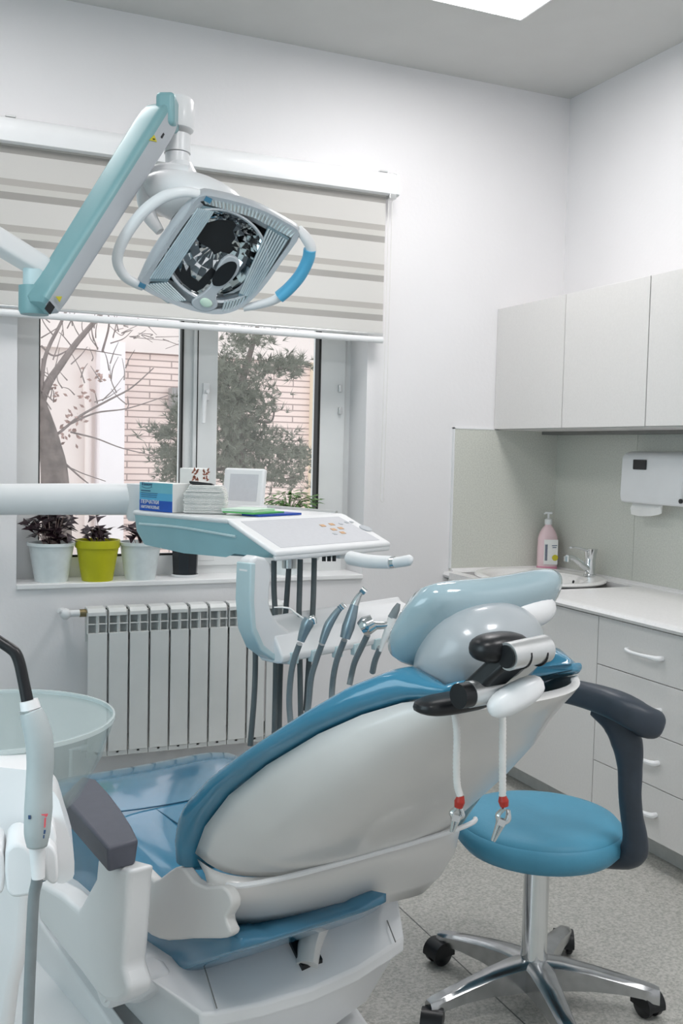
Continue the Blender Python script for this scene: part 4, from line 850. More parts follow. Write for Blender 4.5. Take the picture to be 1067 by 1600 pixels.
# lower body, teal tint painted in for its shaded side
def rr(u0, u1, v0, v1, r, z, n=6):
    out = []
    for (cx_, cy_, a) in ((u1 - r, v0 + r, -90), (u1 - r, v1 - r, 0), (u0 + r, v1 - r, 90), (u0 + r, v0 + r, 180)):
        for k in range(n + 1): t = math.radians(a + 90 * k / n); out.append([cx_ + r * math.cos(t), cy_ + r * math.sin(t), z])
    return out
def rrs(u0, u1, v0, v1, r, z, n=6):
    q = rr(u0, u1, v0, v1, r, z, n); m = n + 1; vs = [vr * .5, vr * .97, vr + .03, (vr + v1) / 2]
    return q[:m] + [[u1, v, z] for v in vs] + q[m:3 * m] + [[u0, v, z] for v in vs[::-1]] + q[3 * m:]
def ztop(v): return zt if v > vr else zt - (zt - zb - .022) * (vr - v) / vr
def tr_(ring, f=None): return [T(*p) for p in ring]
bot_ = rrs(.02, TW_ - .02, .03, TD - .02, .04, zb); bot_ = [[u, v, zb + (-.022 if v > vr else 0) * min(1, (v - vr) / .05 if v > vr else 0) + .05 * max(0, (v - vr) / (TD - vr)) ** 2 * .4] for u, v, z in bot_]
r1_ = [[u, v, min(zb + .035, ztop(v) - .008)] for u, v, z in rrs(.006, TW_ - .006, .005, TD - .004, .035, 0)]
r2_ = [[u, v, ztop(v) - .010] for u, v, z in rrs(.0, TW_, .0, TD, .035, 0)]
r3_ = [[u, v, ztop(v) - .010] for u, v, z in rrs(.03, TW_ - .03, .03, TD - .03, .03, 0)]
MB().loft([tr_(bot_), tr_(r1_), tr_(r2_), tr_(r3_)]).build('body', 'teal', unit, ang=45)
MB().tube([T(.0, .16, zb + .052), T(-.002, .4, zb + .062), T(-.001, TD - .05, zb + .060)], .004, n=6).build('side_groove', 'teallite', unit)
# white top: deck rim + sloping console
q1 = [[u, v, ztop(v) - .012] for u, v, z in rr(-.003, TW_ + .003, -.003, TD + .003, .037, 0)]
q2 = [[u, v, ztop(v) + .001] for u, v, z in rr(.0, TW_, .0, TD, .035, 0)]
q3 = [[u, v, ztop(v) + .001] for u, v, z in rr(.02, TW_ - .02, .02, TD - .02, .025, 0)]
def dens(ring, vcut):
    out = []
    for i in range(len(ring)):
        a, c = np.array(ring[i]), np.array(ring[(i + 1) % len(ring)]); out.append(list(a))
        if (a[1] - vcut) * (c[1] - vcut) < 0: f = (vcut - a[1]) / (c[1] - a[1]); m = a + (c - a) * f; out.append(list(m))
    return out
# console slab (sloping) and deck slab (flat), each its own part
def slab(poly, zf0, zf1, name, m, bev): return MB().loft([[T(u, v, zf0(v)) for u, v in poly], [T(u, v, zf1(v)) for u, v in poly]]).build(name, m, unit, bevel=bev, seg=4)
sl_z = lambda v: zb + .024 + (zt - zb - .022) * v / vr
slab([(-.004, -.004), (TW_ + .004, -.004), (TW_ + .004, vr), (-.004, vr)], lambda v: sl_z(v) - .016, sl_z, 'console', 'plastic', .008)
slab([(-.004, -.002), (TW_ + .004, -.002), (TW_ - .01, .02), (.01, .02)], lambda v: zb - .004, lambda v: zb + .012, 'front_edge', 'plastic', .006)
slab([(-.004, vr), (TW_ + .004, vr), (TW_ + .004, TD - .02), (TW_ - .02, TD + .004), (.02, TD + .004), (-.004, TD - .02)], lambda v: zt - .012, lambda v: zt + .002, 'deck', 'plastic', .006)
MB().tube([T(TW_ + .0, vr + .03, zt + .004), T(TW_, TD - .04, zt + .006)], .006, sub=0).build('deck_rail', 'steel', unit)
pn = [(.035, .014), (TW_ - .03, .014), (TW_ - .045, vr - .018), (.03, vr - .018)]
pan = MB().loft([[T(u, v, sl_z(v) - .001) for u, v in pn], [T(u, v, sl_z(v) + .0012) for u, v in pn]]).build('control_panel', 'grey', unit, bevel=.003)
def onpan(x, y):
    a, c, d = np.array([0, 0, sl_z(0)]), np.array([0, 1, sl_z(1)]), np.array([1, 0, sl_z(0)]); N = np.cross(c - a, d - a); D = TF.M @ ray(x, y); C0 = TF.M @ (CAM - TF.o); return C0 + ((a - C0) @ N) / (D @ N) * D
nz = nrm([0, -(zt - zb - .022) / vr, 1.0])
pnx, pny, pnz = tu, nrm(T(0, 1, sl_z(1)) - T(0, 0, sl_z(0))), None
for i, (x, y, m) in enumerate([(504, 822, 'orange'), (518, 820, 'orange'), (521, 828, 'orange'), (532, 826, 'orange'), (535, 833, 'orange'), (523, 835, 'ink'), (532, 819, 'ink'), (541, 817, 'ink'), (549, 816, 'ink')]):
    p = onpan(x, y); o = T(*(p + nz * .002)); 
    if m == 'orange': MB().box(o, (.020, .014, .001), pnx, pny, np.cross(pnx, pny)).build('button', 'orange', pan, smooth=False, bevel=.0004)
    else: MB().box(o, (.013, .010, .0008), pnx, pny, np.cross(pnx, pny)).build('button', 'lilac', pan, smooth=False)
p = onpan(571, 826); MB().lathe([(.017, 0), (.021, 0), (.021, .0016), (.017, .0016)], T(*(p + nz * .001)), axis=np.cross(pnx, pny), n=28).build('dial_ring', 'lilac', pan)
# handle at the right front
h0 = TF.hit(545, 868, 1, .03); hb = MB(); hpts = [dep(548, 872, 2.80), dep(575, 877, 2.72), dep(612, 879, 2.66)]
MB().tube(hpts, [.020, .019, .017], n=16, rx=1.0).build('handle_arm', 'plastic', unit)
MB().tube([dep(611, 879, 2.66), dep(617, 878.5, 2.655)], .0155, n=16, sub=0).build('handle_collar', 'chrome', unit)
MB().tube([dep(618, 879, 2.65), dep(632, 877, 2.63), dep(641, 875, 2.62), dep(645, 875, 2.62)], [.014, .0145, .014, .006], n=16).build('handle_grip', 'plastic', unit)
MB().box(T(TW_ - .10, .10, zb - .010), (.12, .08, .03), tu, tvv).build('handle_socket', 'plastic', unit, bevel=.006)
# bracket and instrument holder
def Tp(x, y, v): return T(*TF.hit(x, y, 1, v))
BV = .02
outl = [(393, 874), (391, 940), (395, 985), (408, 1015), (438, 1037), (470, 1034), (462, 1000), (452, 985), (432, 968), (422, 940), (424, 880)]
P = sm([Tp(x, y, BV) for x, y in outl], 3)
MB().prism(P, tvv * .05).build('bracket', 'plastic', unit, bevel=.010, seg=4, ang=50)
P = [Tp(x, y, BV - .004) for x, y in ((392, 880), (390, 940), (394, 986), (407, 1016), (437, 1038), (440, 1030), (413, 1008), (401, 980), (398, 940), (400, 880))]
MB().prism(P, tvv * .058).build('bracket_edge', 'teallite', unit, bevel=.004)  # left edge of the white bracket, tinted teal as shade
hu0 = float(TF.hit(436, 1010, 1, BV)[0]); hu1 = float(TF.hit(655, 985, 1, BV)[0]); hz0 = float(TF.hit(440, 1034, 1, BV)[2]); hz1 = float(TF.hit(436, 985, 1, BV)[2])
hs = [(-.035, hz0 + .022), (-.030, hz0 + .004), (-.01, hz0), (.05, hz0), (.09, hz0 + .03), (.10, hz1 + .018), (.088, hz1 + .026), (.078, hz1 + .012), (.055, hz1 + .004), (.0, hz1 - .012)]
MB().loft([[T(u, BV + v, z) for v, z in hs] for u in (hu0 - .02, hu0, hu1)]).build('instrument_holder', 'plastic', unit, bevel=.006, seg=3)
b = MB()
INS = [((478, 990), (458, 1040)), ((510, 985), (490, 1036)), ((545, 985), (527, 1030)), ((575, 990), (556, 1026)), ((600, 1000), (588, 1018))]
for (a, c) in INS:
    o = Tp(c[0], c[1] - 12, BV - .03); MB().box(o, (.030, .018, .034), tu, tvv).build('holder_clip', 'teallite', unit, bevel=.003)
for x, y in ((455, 978), (525, 970), (562, 965), (590, 962)):
    o = Tp(x, y, BV + .083); MB().box(o, (.02, .002, .014), tu, tvv).build('instrument_symbol', 'lilac', unit, smooth=False)
# connecting hoses that run from under the tray to behind the holder
for pts, dd in (([(428, 876), (428, 920), (430, 960), (431, 1010), (430, 1080), (428, 1170)], 2.98), ([(452, 876), (449, 920), (446, 960), (440, 1010), (437, 1080), (436, 1170)], 3.02), ([(469, 874), (468, 920), (467, 965), (468, 1010), (469, 1070), (470, 1130)], 2.98), ([(491, 872), (490, 920), (488, 965), (484, 1010), (481, 1060), (478, 1110)], 3.00), ([(397, 990), (399, 1030), (397, 1090), (391, 1165)], 2.90)):
    MB().tube([dep(x, y, dd) for x, y in pts], .0085, n=10).build('hose', 'hosedk', unit)
MB().tube([dep(452, 872, 3.02), dep(452, 888, 3.02)], .022, sub=0, n=16).build('hose_nut', 'steel', unit)
MB().tube([dep(489, 872, 3.02), dep(496, 870, 3.03)], .010, sub=0, n=10).build('hose_nut', 'steel', unit)
for k in range(3): MB().tube([dep(506 + 8 * k, 866, 2.95), dep(506 + 8 * k, 877, 2.95)], .006, sub=0, n=8).build('bolt', 'black', unit)
# swing arm to the left
aL, aR = dep(-120, 781, 3.35), dep(225, 780, 3.30)
MB().tube([aL, dep(50, 780, 3.34), aR], .052, n=24, sub=0, rx=.8, up=(0, 0, 1)).build('swing_arm', 'plastic', unit)
b = MB(); b.lathe([(0, -.07), (.05, -.07), (.055, -.06), (.055, .05), (0, .05)], aR + [0, 0, 0]); b.build('swing_joint', 'plastic', unit)
MB().tube([aR + [0, 0, -.05], T(TW_ * .35, TD * .6, zb + .0)], .03, sub=0).build('tray_mount', 'plastic', unit)

# ---- things lying on the deck
def onT(x, y, z=None): return TF.hit(x, y, 2, zt + .003 if z is None else z)
kz = zt + .003
gl = TF.hit(221, 797, 0, .035); gr_ = dep(275, 802, 1)
# glove box: its printed face looks along the sight line
fx = -tvv; fy = tu; g0 = T(.022, .628, kz); gw = .160; gh = .088; gd = .070
gb = thing('glove_box', 'blue and cyan cardboard glove box at the left end of the tray', 'box', g0 + fx * gw / 2, math.atan2(fx[1], fx[0]))
def gp(x, y, z): return g0 + fx * x + fy * y + np.array([0, 0, z])
MB().box(gp(gw / 2, gd / 2, gh / 2), (gw, gd, gh), fx, fy).build('carton', 'paper', gb, smooth=False, bevel=.0015)
fc = MB(); fc.box(gp(gw / 2, -.0003, gh * .82), (gw, .0012, gh * .36), fx, fy); fc.build('cyan_print', 'boxtop', gb, smooth=False)
MB().box(gp(gw / 2, -.0003, gh * .51), (gw, .0012, gh * .26), fx, fy).build('sky_blue_print', 'boxmid', gb, smooth=False)
MB().box(gp(gw / 2, -.0003, gh * .19), (gw, .0012, gh * .38), fx, fy).build('deep_blue_print', 'boxlow', gb, smooth=False)
MB().box(gp(-.0003, gd / 2, gh / 2), (.0012, gd, gh), fx, fy).build('side_print', 'boxmid', gb, smooth=False)
text_mb('ПЕРЧАТКИ', .0165, gp(.008, -.0015, .022), fx, [0, 0, 1]).build('lettering', 'paper', gb, smooth=False)
text_mb('НИТРИЛОВЫЕ', .0130, gp(.008, -.0015, .007), fx, [0, 0, 1]).build('lettering', 'paper', gb, smooth=False)
text_mb('benovy', .0150, gp(.020, -.0015, .078), fx, [0, 0, 1]).build('brand_lettering', 'ink', gb, smooth=False)
b = MB(); 
for k, (x0, x1, z) in enumerate(((.008, .055, .062), (.008, .09, .055), (.008, .088, .049), (.008, .085, .043))): b.box(gp((x0 + x1) / 2, -.0012, z), (x1 - x0, .0008, .0016 if k else .003), fx, fy)
b.tube([gp(.012 + .05 * k / 8, -.0012, .074 - .004 * math.sin(math.pi * k / 8)) for k in range(9)], .0008, n=5, sub=0); b.box(gp(.014, -.0012, .083), (.004, .0008, .010), fx, fy)
b.build('small_print', 'ink', gb, smooth=False)
# napkin stack
ns0 = T(.030, .425, kz); nx = nrm(CR * [1, 1, 0]); ny = nrm(np.cross([0, 0, 1], nx))
nk = MB(); R = random.Random(2)
for k in range(22):
    o = ns0 + nx * (.062 + R.uniform(-.002, .002)) + ny * (.048 + R.uniform(-.003, .003)) + np.array([0, 0, .0019 + k * .0039]); nk.box(o, (.125 - (.03 * max(0, (k - 15)) / 6), .088, .0033), nx, ny)
nk.build('paper_napkins', 'paper', smooth=True, bevel=.0014, seg=2); tag(bpy.data.objects['paper_napkins'], 'thick stack of white paper napkins beside the glove box', 'napkins')
# small floral tissue pack standing on the napkins' rear, black cloth under it
o = T(.19, .565, kz); o[2] = dep(307, 741, (o - CAM) @ CF)[2]; fb_ = thing('tissue_pack', 'small white pack with brown flower print behind the napkin stack', 'tissue pack', (o[0], o[1], kz), TYW)
oz = float(o[2]); MB().box((o[0], o[1], (kz + oz + .02) / 2), (.075, .06, oz + .02 - kz), tu, tvv).build('pack', 'paper', fb_, smooth=False, bevel=.004)
b = MB(); R = random.Random(9); f_o = np.array([o[0], o[1], oz]) - tvv * .0305
for k in range(30):
    c = f_o + tu * R.choice((R.uniform(-.034, -.01), R.uniform(.012, .034))) + np.array([0, 0, R.uniform(-.018, .018)]); a = R.uniform(0, 3.1); d = tu * math.cos(a) + np.array([0, 0, math.sin(a)]); e = np.cross(d, tvv); s = .0075
    b.add([c - d * s, c + e * s * .45, c + d * s, c - e * s * .45], [(0, 1, 2, 3)])
b.build('flower_print', 'brown', fb_, smooth=False)
P = [dep(x, y - 5, 3.08) for x, y in ((295, 756), (330, 760), (341, 768), (344, 778), (338, 776), (318, 766), (296, 761))]
tag(MB().prism(P, CF * .05).build('black_cloth', 'black', bevel=.004), 'folded black cloth lying between the napkins and the flowered pack', 'cloth')
# white framed screen
s0 = T(.345, .60, kz); sxx = nrm((CR * .93 - CF * .37) * [1, 1, 0]); syy = nrm(np.cross([0, 0, 1], sxx)); up = nrm(np.array([0, 0, 1]) + syy * .16)
sh = float(dep(372, 731, (s0 - CAM) @ CF)[2]) - kz; swd = .150
scr = thing('light_box_screen', 'small white framed x-ray viewer standing on the tray', 'viewer', s0, math.atan2(sxx[1], sxx[0]))
MB().box(s0 + sxx * swd / 2 + up * sh / 2, (swd, .026, sh), sxx, nrm(np.cross(up, sxx)), up).build('frame', 'plastic', scr, bevel=.008, seg=3)
nn_ = nrm(np.cross(sxx, up)); 
MB().box(s0 + sxx * (swd / 2 + .003) + up * (sh / 2 + .002) + nn_ * .0135, (swd - .045, sh - .045, .001), sxx, up, nn_).build('screen_glass', 'grey', scr, smooth=False, bevel=.002)
MB().box(s0 + sxx * swd / 2 + up * .006 - syy * .0, (.16, .05, .012), sxx, syy).build('foot', 'plastic', scr, bevel=.003)
# papers and folder
def sheet(pts, z, th, m, name, lab, cat):
    P = [T(*TF.hit(x, y, 2, kz + z)) for x, y in pts]; return tag(MB().prism(P, (0, 0, th)).build(name, m, smooth=False), lab, cat)
def tq(u0, v0, w_, h_, a, z): 
    c, s = math.cos(a), math.sin(a); return [T(u0 + x * c - y * s, v0 + x * s + y * c, kz + z) for x, y in ((0, 0), (w_, 0), (w_, h_), (0, h_))]
pp = TF.hit(342, 806, 2, kz)
tag(MB().prism(tq(.13, vr + .012, .19, .07, math.radians(2), .0), (0, 0, .006)).build('blue_folder', 'bluep', smooth=False), 'dark blue plastic folder under the green papers', 'folder')
tag(MB().prism(tq(.12, vr + .022, .15, .12, math.radians(8), .0065), (0, 0, .004)).build('green_paper', 'greenp', smooth=False), 'bright green folded paper on the tray, lower sheet', 'paper')
tag(MB().prism(tq(.13, vr + .035, .13, .11, math.radians(16), .011), (0, 0, .008)).build('green_paper', 'greenlt', smooth=False), 'pale green folded paper lying on top of the bright green one', 'paper')

# ---- instruments in the holder
def instrument(name, lab, pieces, hose, dd, hd=None):
    t = thing(name, lab, 'dental instrument', dep(*pieces[0][1][0], dd))
    for (pn_, pts, r, m) in pieces: MB().tube([dep(x, y, dd + (k * .0)) for k, (x, y) in enumerate(pts)], r, n=16, sub=3).build(pn_, m, t, ang=50)
    MB().tube([dep(x, y, dd + .02 + .03 * min(i, 3)) for i, (x, y) in enumerate(hose)], .0085, n=10).build('hose', 'hose', t)
    return t
DI = 2.66
instrument('air_water_syringe', 'leftmost handpiece in the holder, grey syringe with a pale bent nozzle', [('grip', [(470, 1002), (474, 990), (480, 975), (484, 968)], [.010, .013, .017, .016], 'instr'), ('knob', [(481, 972), (488, 966), (491, 975)], [.008, .010, .008], 'chrome'), ('nozzle', [(476, 968), (462, 958), (450, 950), (428, 949)], [.003, .0025, .0025, .002], 'cord')], [(468, 1006), (459, 1032), (454, 1060), (452, 1100), (456, 1150)], DI)
instrument('handpiece', 'curved grey handpiece second from the left in the holder', [('body', [(503, 1005), (508, 990), (514, 975), (525, 958), (532, 950)], [.009, .011, .012, .009, .007], 'instr'), ('head', [(531, 944), (537, 951)], [.011, .011], 'chrome')], [(503, 1006), (494, 1032), (486, 1060), (482, 1100), (477, 1130)], DI)
instrument('handpiece', 'tallest grey handpiece in the middle of the holder', [('body', [(539, 997), (544, 980), (549, 963), (554, 945)], [.014, .017, .015, .011], 'instr'), ('neck', [(554, 945), (560, 932), (566, 924)], [.011, .008, .006], 'chrome'), ('head', [(564, 920), (571, 926)], [.009, .009], 'chrome')], [(538, 1000), (528, 1026), (522, 1050), (519, 1075), (518, 1100)], DI)
instrument('polishing_handpiece', 'chrome handpiece with a round motor and slim nose second from the right', [('motor', [(564, 983), (572, 978), (584, 972)], [.020, .026, .022], 'chrome'), ('nose', [(584, 977), (600, 977), (615, 974), (627, 972)], [.012, .010, .008, .002], 'chrome')], [(574, 992), (563, 1015), (554, 1035), (549, 1055), (546, 1070)], DI)
instrument('scaler_handpiece', 'pale slim scaler at the right end of the holder', [('body', [(594, 1018), (600, 1000), (607, 985), (613, 965)], [.004, .008, .012, .012], 'cord'), ('tip', [(612, 966), (619, 952), (623, 943)], [.012, .010, .005], 'hose')], [(594, 1012), (586, 1032), (582, 1050)], DI)

# ================================================================== OPERATING LAMP
LK = 2.1; pxm = F / LK
LC_ = dep(340, 398, LK)
e1 = CR * .213 - CU * .083 + CF * .11; e2 = -CR * .133 - CU * .193 + CF * .113
lx = nrm(e1); ly = -nrm(e2); ly = nrm(ly - lx * (ly @ lx)); ln = np.cross(lx, ly)
if ln @ CF > 0: ln = -ln
def lp(x, y, off=0.0):
    d = ray(x, y); q = LC_ + ln * off; return CAM + ((q - CAM) @ ln) / (d @ ln) * d
lamp = thing('operating_lamp', 'white dental operating lamp on a jointed arm at the upper left', 'lamp', LC_)
ol = [(311, 304), (345, 306), (400, 321), (445, 343), (470, 365), (441, 410), (408, 455), (380, 480), (346, 492), (298, 486), (252, 468), (217, 445), (240, 408), (263, 372), (288, 335)]
P0 = [lp(x, y) for x, y in ol]; P0 = sm(P0, 3); cen = sum(P0) / len(P0)
def ins(f, off): return [cen + (p - cen) * f - ln * off for p in P0]
b = MB(); b.loft([ins(.90, -.002), ins(.975, -.004), ins(1.0, .004), ins(1.0, .020), ins(.95, .050), ins(.80, .075), ins(.45, .095), ins(.1, .10)], cap=False)
b.f.append(tuple(range(len(b.v) - len(P0), len(b.v)))); b.m.append(0)
b.build('housing', 'lilac', lamp, ang=50)
MB().loft([ins(.90, -.002), ins(.90, .012), ins(.70, .016)], cap=False).build('inner_frame', 'lilac', lamp, ang=40)
# dish
DC = lp(339, 402); Rr = .104
b = MB(); rings = []
for j, (rf, dp_) in enumerate([(1.02, .002), (1.0, .004), (.86, .024), (.70, .042), (.52, .055), (.33, .064), (.14, .068)]):
    rings.append([DC + (lx * math.cos(t) * Rr + ly * math.sin(t) * Rr * .93) * rf - ln * dp_ for t in np.linspace(0, 2 * math.pi, 26, endpoint=False)])
# faceted mirror: every facet tilted a little on its own
R = random.Random(31)
for j in range(len(rings) - 1):
    for i in range(26):
        q = [rings[j][i], rings[j][(i + 1) % 26], rings[j + 1][(i + 1) % 26], rings[j + 1][i]]; n1 = [p - ln * R.uniform(0, .0014) for p in q]; b.add(n1, [(0, 1, 2, 3)])
b.build('reflector', 'mirror', lamp, smooth=False)
b = MB(); b.loft([[DC + (lx * math.cos(t) * Rr + ly * math.sin(t) * Rr * .93) * f - ln * o for t in np.linspace(0, 2 * math.pi, 48, endpoint=False)] for f, o in ((1.0, .003), (1.0, .075), (.6, .085))], closed=True, cap=False); b.build('reflector_back', 'black', lamp)
b = MB(); b.loft([[DC + (lx * math.cos(t) * Rr + ly * math.sin(t) * Rr * .93) * f + ln * o for t in np.linspace(0, 2 * math.pi, 48, endpoint=False)] for f, o in ((.99, -.002), (1.03, .002), (1.06, -.001))], cap=False); b.build('reflector_ring', 'lilac', lamp)
# black plates standing in for dark reflections in the dish
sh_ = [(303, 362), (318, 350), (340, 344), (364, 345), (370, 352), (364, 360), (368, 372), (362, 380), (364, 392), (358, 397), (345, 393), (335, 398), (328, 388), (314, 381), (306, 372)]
MB().prism([lp(x, y, -.012) for x, y in sh_], -ln * .002).build('dish_reflection', 'black', lamp, smooth=False)
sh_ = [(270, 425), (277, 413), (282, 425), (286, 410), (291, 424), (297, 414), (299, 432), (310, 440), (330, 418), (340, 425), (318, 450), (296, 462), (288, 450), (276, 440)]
MB().prism([lp(x, y, -.010) for x, y in sh_], -ln * .002).build('dish_reflection', 'black', lamp, smooth=False)
# ribbed lens plates around the dish
def bil(q, s, t): q = [np.array(p, float) for p in q]; return (q[0] * (1 - s) + q[1] * s) * (1 - t) + (q[3] * (1 - s) + q[2] * s) * t
for q, n, m, lab_ in ([(316, 308), (400, 325), (396, 340), (320, 318)], 14, 'steel', 0), ([(400, 325), (466, 362), (455, 372), (396, 340)], 12, 'steel', 0), ([(312, 320), (338, 326), (262, 440), (230, 440)], 9, 'lens', 1), ([(420, 352), (452, 372), (392, 470), (372, 462)], 8, 'lens', 1), ([(222, 444), (262, 440), (292, 470), (262, 474)], 9, 'lens', 0), ([(350, 470), (390, 462), (380, 480), (345, 488)], 8, 'steel', 0):
    pl = MB().prism([lp(*p, off=-.001) for p in q], -ln * .003).build('lens_plate', m, lamp, smooth=False)
    b = MB()
    for k in range(n):
        s = (k + .5) / n
        a, c = (bil(q, s, .04), bil(q, s, .96))
        b.tube([lp(*a, off=.001), lp(*c, off=.001)], .0022, n=6, sub=0)
    o = b.build('ribs', 'glassrib', pl); o['kind'] = 'stuff'
# bridge with bulb socket
P = sm([lp(x, y, .004) for x, y in ((300, 470), (318, 458), (334, 440), (338, 424), (346, 408), (358, 400), (370, 404), (375, 414), (370, 430), (352, 448), (338, 462), (340, 480), (322, 488), (304, 482))], 3)
MB().prism(P, -ln * .012).build('bridge', 'lilac', lamp, bevel=.003)
P = sm([lp(x, y, .006) for x, y in ((334, 446), (332, 436), (341, 420), (356, 410), (367, 410), (370, 418), (362, 434), (348, 446))], 3)
MB().prism(P, -ln * .003).build('socket_opening', 'black', lamp, smooth=False)
MB().ell(lp(322, 473, .006), (.014, .010, .004), (lx, ly, ln)).build('release_button', 'greenlt', lamp)
for x, y in ((222, 446), (325, 312)): MB().box(lp(x, y, .004), (.014, .010, .004), lx, ly, ln).build('clip', 'bluelt', lamp, smooth=False)
# handles
hl = [(312, 303), (285, 300), (255, 308), (225, 330), (200, 362), (186, 390), (184, 412), (195, 432), (214, 444), (224, 449)]
MB().tube([lp(x, y, -.008) for x, y in hl], [.009, .011, .012, .012, .012, .012, .012, .012, .011, .009], n=14, rx=.8).build('handle', 'plastic', lamp)
hi = [(312, 312), (292, 330), (268, 362), (243, 400), (224, 440)]
MB().tube([lp(x, y, -.010) for x, y in hi], .014, n=12, rx=.8).build('side_frame', 'lilac', lamp)
hr = [(466, 358), (478, 372), (486, 388), (483, 405), (470, 428), (450, 452), (430, 468), (405, 476), (380, 481)]
MB().tube([lp(x, y, -.008) for x, y in hr], [.010, .0125, .0125, .0125, .0125, .0125, .012, .0115, .010], n=14, rx=.8).build('handle', 'plastic', lamp)
MB().tube([lp(x, y, -.008) for x, y in ((484, 390), (481, 406), (469, 430), (452, 450), (436, 464))], .0165, n=14, rx=.8).build('handle_sleeve', 'boxmid', lamp)['label'] = 'blue handle sleeve'
# rear dome and yoke
MB().ell(dep(300, 312, LK + .09), (.125, .085, .055), (CR * .95 - CU * .25, CF, CU * .95 + CR * .25), n=28, m=16).build('rear_dome', 'plastic', lamp)
yk = [(296, 272), (262, 268), (236, 276), (226, 305), (234, 338), (250, 362)]
MB().tube([dep(x, y, LK + .06) for x, y in yk], [.018, .018, .018, .018, .016, .010], n=14, rx=1.2).build('yoke', 'plastic', lamp)
b = MB(); ct0 = dep(277, 272, LK + .08); ct1 = dep(277, 228, LK + .08); b.tube([ct0, ct0 + (ct1 - ct0) * .7], .026, sub=0, n=24); b.build('post', 'plastic', lamp)
b = MB(); b.lathe([(0, -.004), (.042, -.004), (.036, .012), (.026, .030), (0, .030)], dep(281, 277, LK + .08)); b.build('post_flare', 'plastic', lamp)
b = MB(); b.tube([dep(277, 240, LK + .08), dep(277, 212, LK + .08)], .0285, sub=0, n=24); b.build('post_collar', 'plastic', lamp)
jt = dep(276, 204, LK + .08); jd = dep(276, 153, LK + .08) - jt
P = [(-.030, -.030), (.020, -.034), (.036, -.02), (.038, .02), (.028, .034), (-.03, .03)]
MB().lathe([(0, 0), (.036, 0), (.038, .004), (.038, .060), (.034, .066), (0, .067)], jt, axis=jd, n=28).build('joint_cap', 'plastic', lamp)
ja = dep(262, 178, LK + .03); MB().box(ja, (.040, .070, .068), CR, CF, (0, 0, 1)).build('joint_block', 'armshade', lamp, bevel=.010, seg=4)
# sloping arm
A0, A1 = dep(247, 190, LK + .02), dep(72, 468, 1.93); d = nrm(A1 - A0); vw = nrm(np.cross(d, CF)); 
if vw @ CR > 0: vw = -vw
al = math.radians(58); fnear = -nrm(CF - d * (CF @ d)); X = nrm(vw * math.cos(al) + fnear * math.sin(al)); Y = nrm(np.cross(d, X))
L = np.linalg.norm(A1 - A0); hw, hd = .029, .031
def sect(c, a, w_): return [c + X * w_ * math.copysign(abs(math.cos(t)) ** .35, math.cos(t)) + Y * a * math.copysign(abs(math.sin(t)) ** .35, math.sin(t)) for t in np.linspace(0, 2 * math.pi, 40, endpoint=False)]
b = MB(); 
rg = [(-.035, .35), (-.030, .65), (-.018, .88), (0, .97), (.03, 1.0)]; rgs = [sect(A0 + d * s, hd * f * 1.1, hw * f * 1.1) for s, f in rg] + [sect(A0 + d * (L - .02), hd * .92, hw * .92), sect(A0 + d * (L + .012), hd * .85, hw * .85), sect(A0 + d * (L + .02), hd * .6, hw * .6)]
b.loft(rgs); 
# shade painted into the white arm: outer side teal, underside grey
b.m = []
for f in b.f:
    if len(f) != 4: b.m.append(0); continue
    vs = [np.array(b.v[i]) for i in f]; nn2 = nrm(np.cross(vs[1] - vs[0], vs[2] - vs[0])); c = sum(vs) / 4; ax_ = A0 + d * ((c - A0) @ d); rad = nrm(c - ax_); b.m.append(0 if rad @ X > .25 else 1)
b.build('arm', ['armshade', 'lilac'], lamp, ang=40)
def onarm(x, y):   # point on the lower right face
    yy = Y if Y @ fnear > 0 else -Y; q = A0 + yy * hd * 1.05; D = ray(x, y); return CAM + ((q - CAM) @ yy) / (D @ yy) * D + yy * .0012, yy
for pts in (((232, 219), (244, 222), (240, 211)), ((86, 463), (96, 463), (92, 472))):
    P = []; 
    for x, y in pts: q, yy = onarm(x, y); P.append(q)
    MB().prism(P, yy * .001).build('warning_sticker', 'warn', lamp, smooth=False)
q, yy = onarm(238.5, 217.5); MB().ell(q + yy * .002, (.003, .003, .001)).build('sticker_mark', 'black', lamp)
q, yy = onarm(253, 212); MB().box(q, (.012, .004, .003), d, X, Y).build('slot', 'black', lamp, smooth=False)
q, yy = onarm(77, 481); MB().box(q, (.018, .016, .003), d, X, Y).build('slot', 'black', lamp, smooth=False)
# elbow and horizontal arm
el = dep(54, 469, 1.95); MB().lathe([(0, -.028), (.026, -.028), (.030, -.02), (.030, .026), (0, .028)], el, n=28).build('elbow', 'armshade', lamp)
MB().lathe([(0, .026), (.022, .026), (.022, .085), (0, .085)], el, n=24).build('elbow_post', 'teallite', lamp)
h0_, h1_ = dep(60, 415, 1.955), dep(-110, 312, 1.80); dd_ = nrm(h1_ - h0_); sX = nrm(np.cross(dd_, [0, 0, 1])); sY = np.cross(sX, dd_)
b = MB(); b.loft([[c + sX * .026 * math.copysign(abs(math.cos(t)) ** .4, math.cos(t)) * f + sY * .020 * math.copysign(abs(math.sin(t)) ** .4, math.sin(t)) * f for t in np.linspace(0, 2 * math.pi, 32, endpoint=False)] for c, f in ((h0_ - dd_ * .025, .5), (h0_ - dd_ * .018, .85), (h0_, 1), (h1_, 1.05))]); b.build('horizontal_arm', 'plastic', lamp, ang=45)

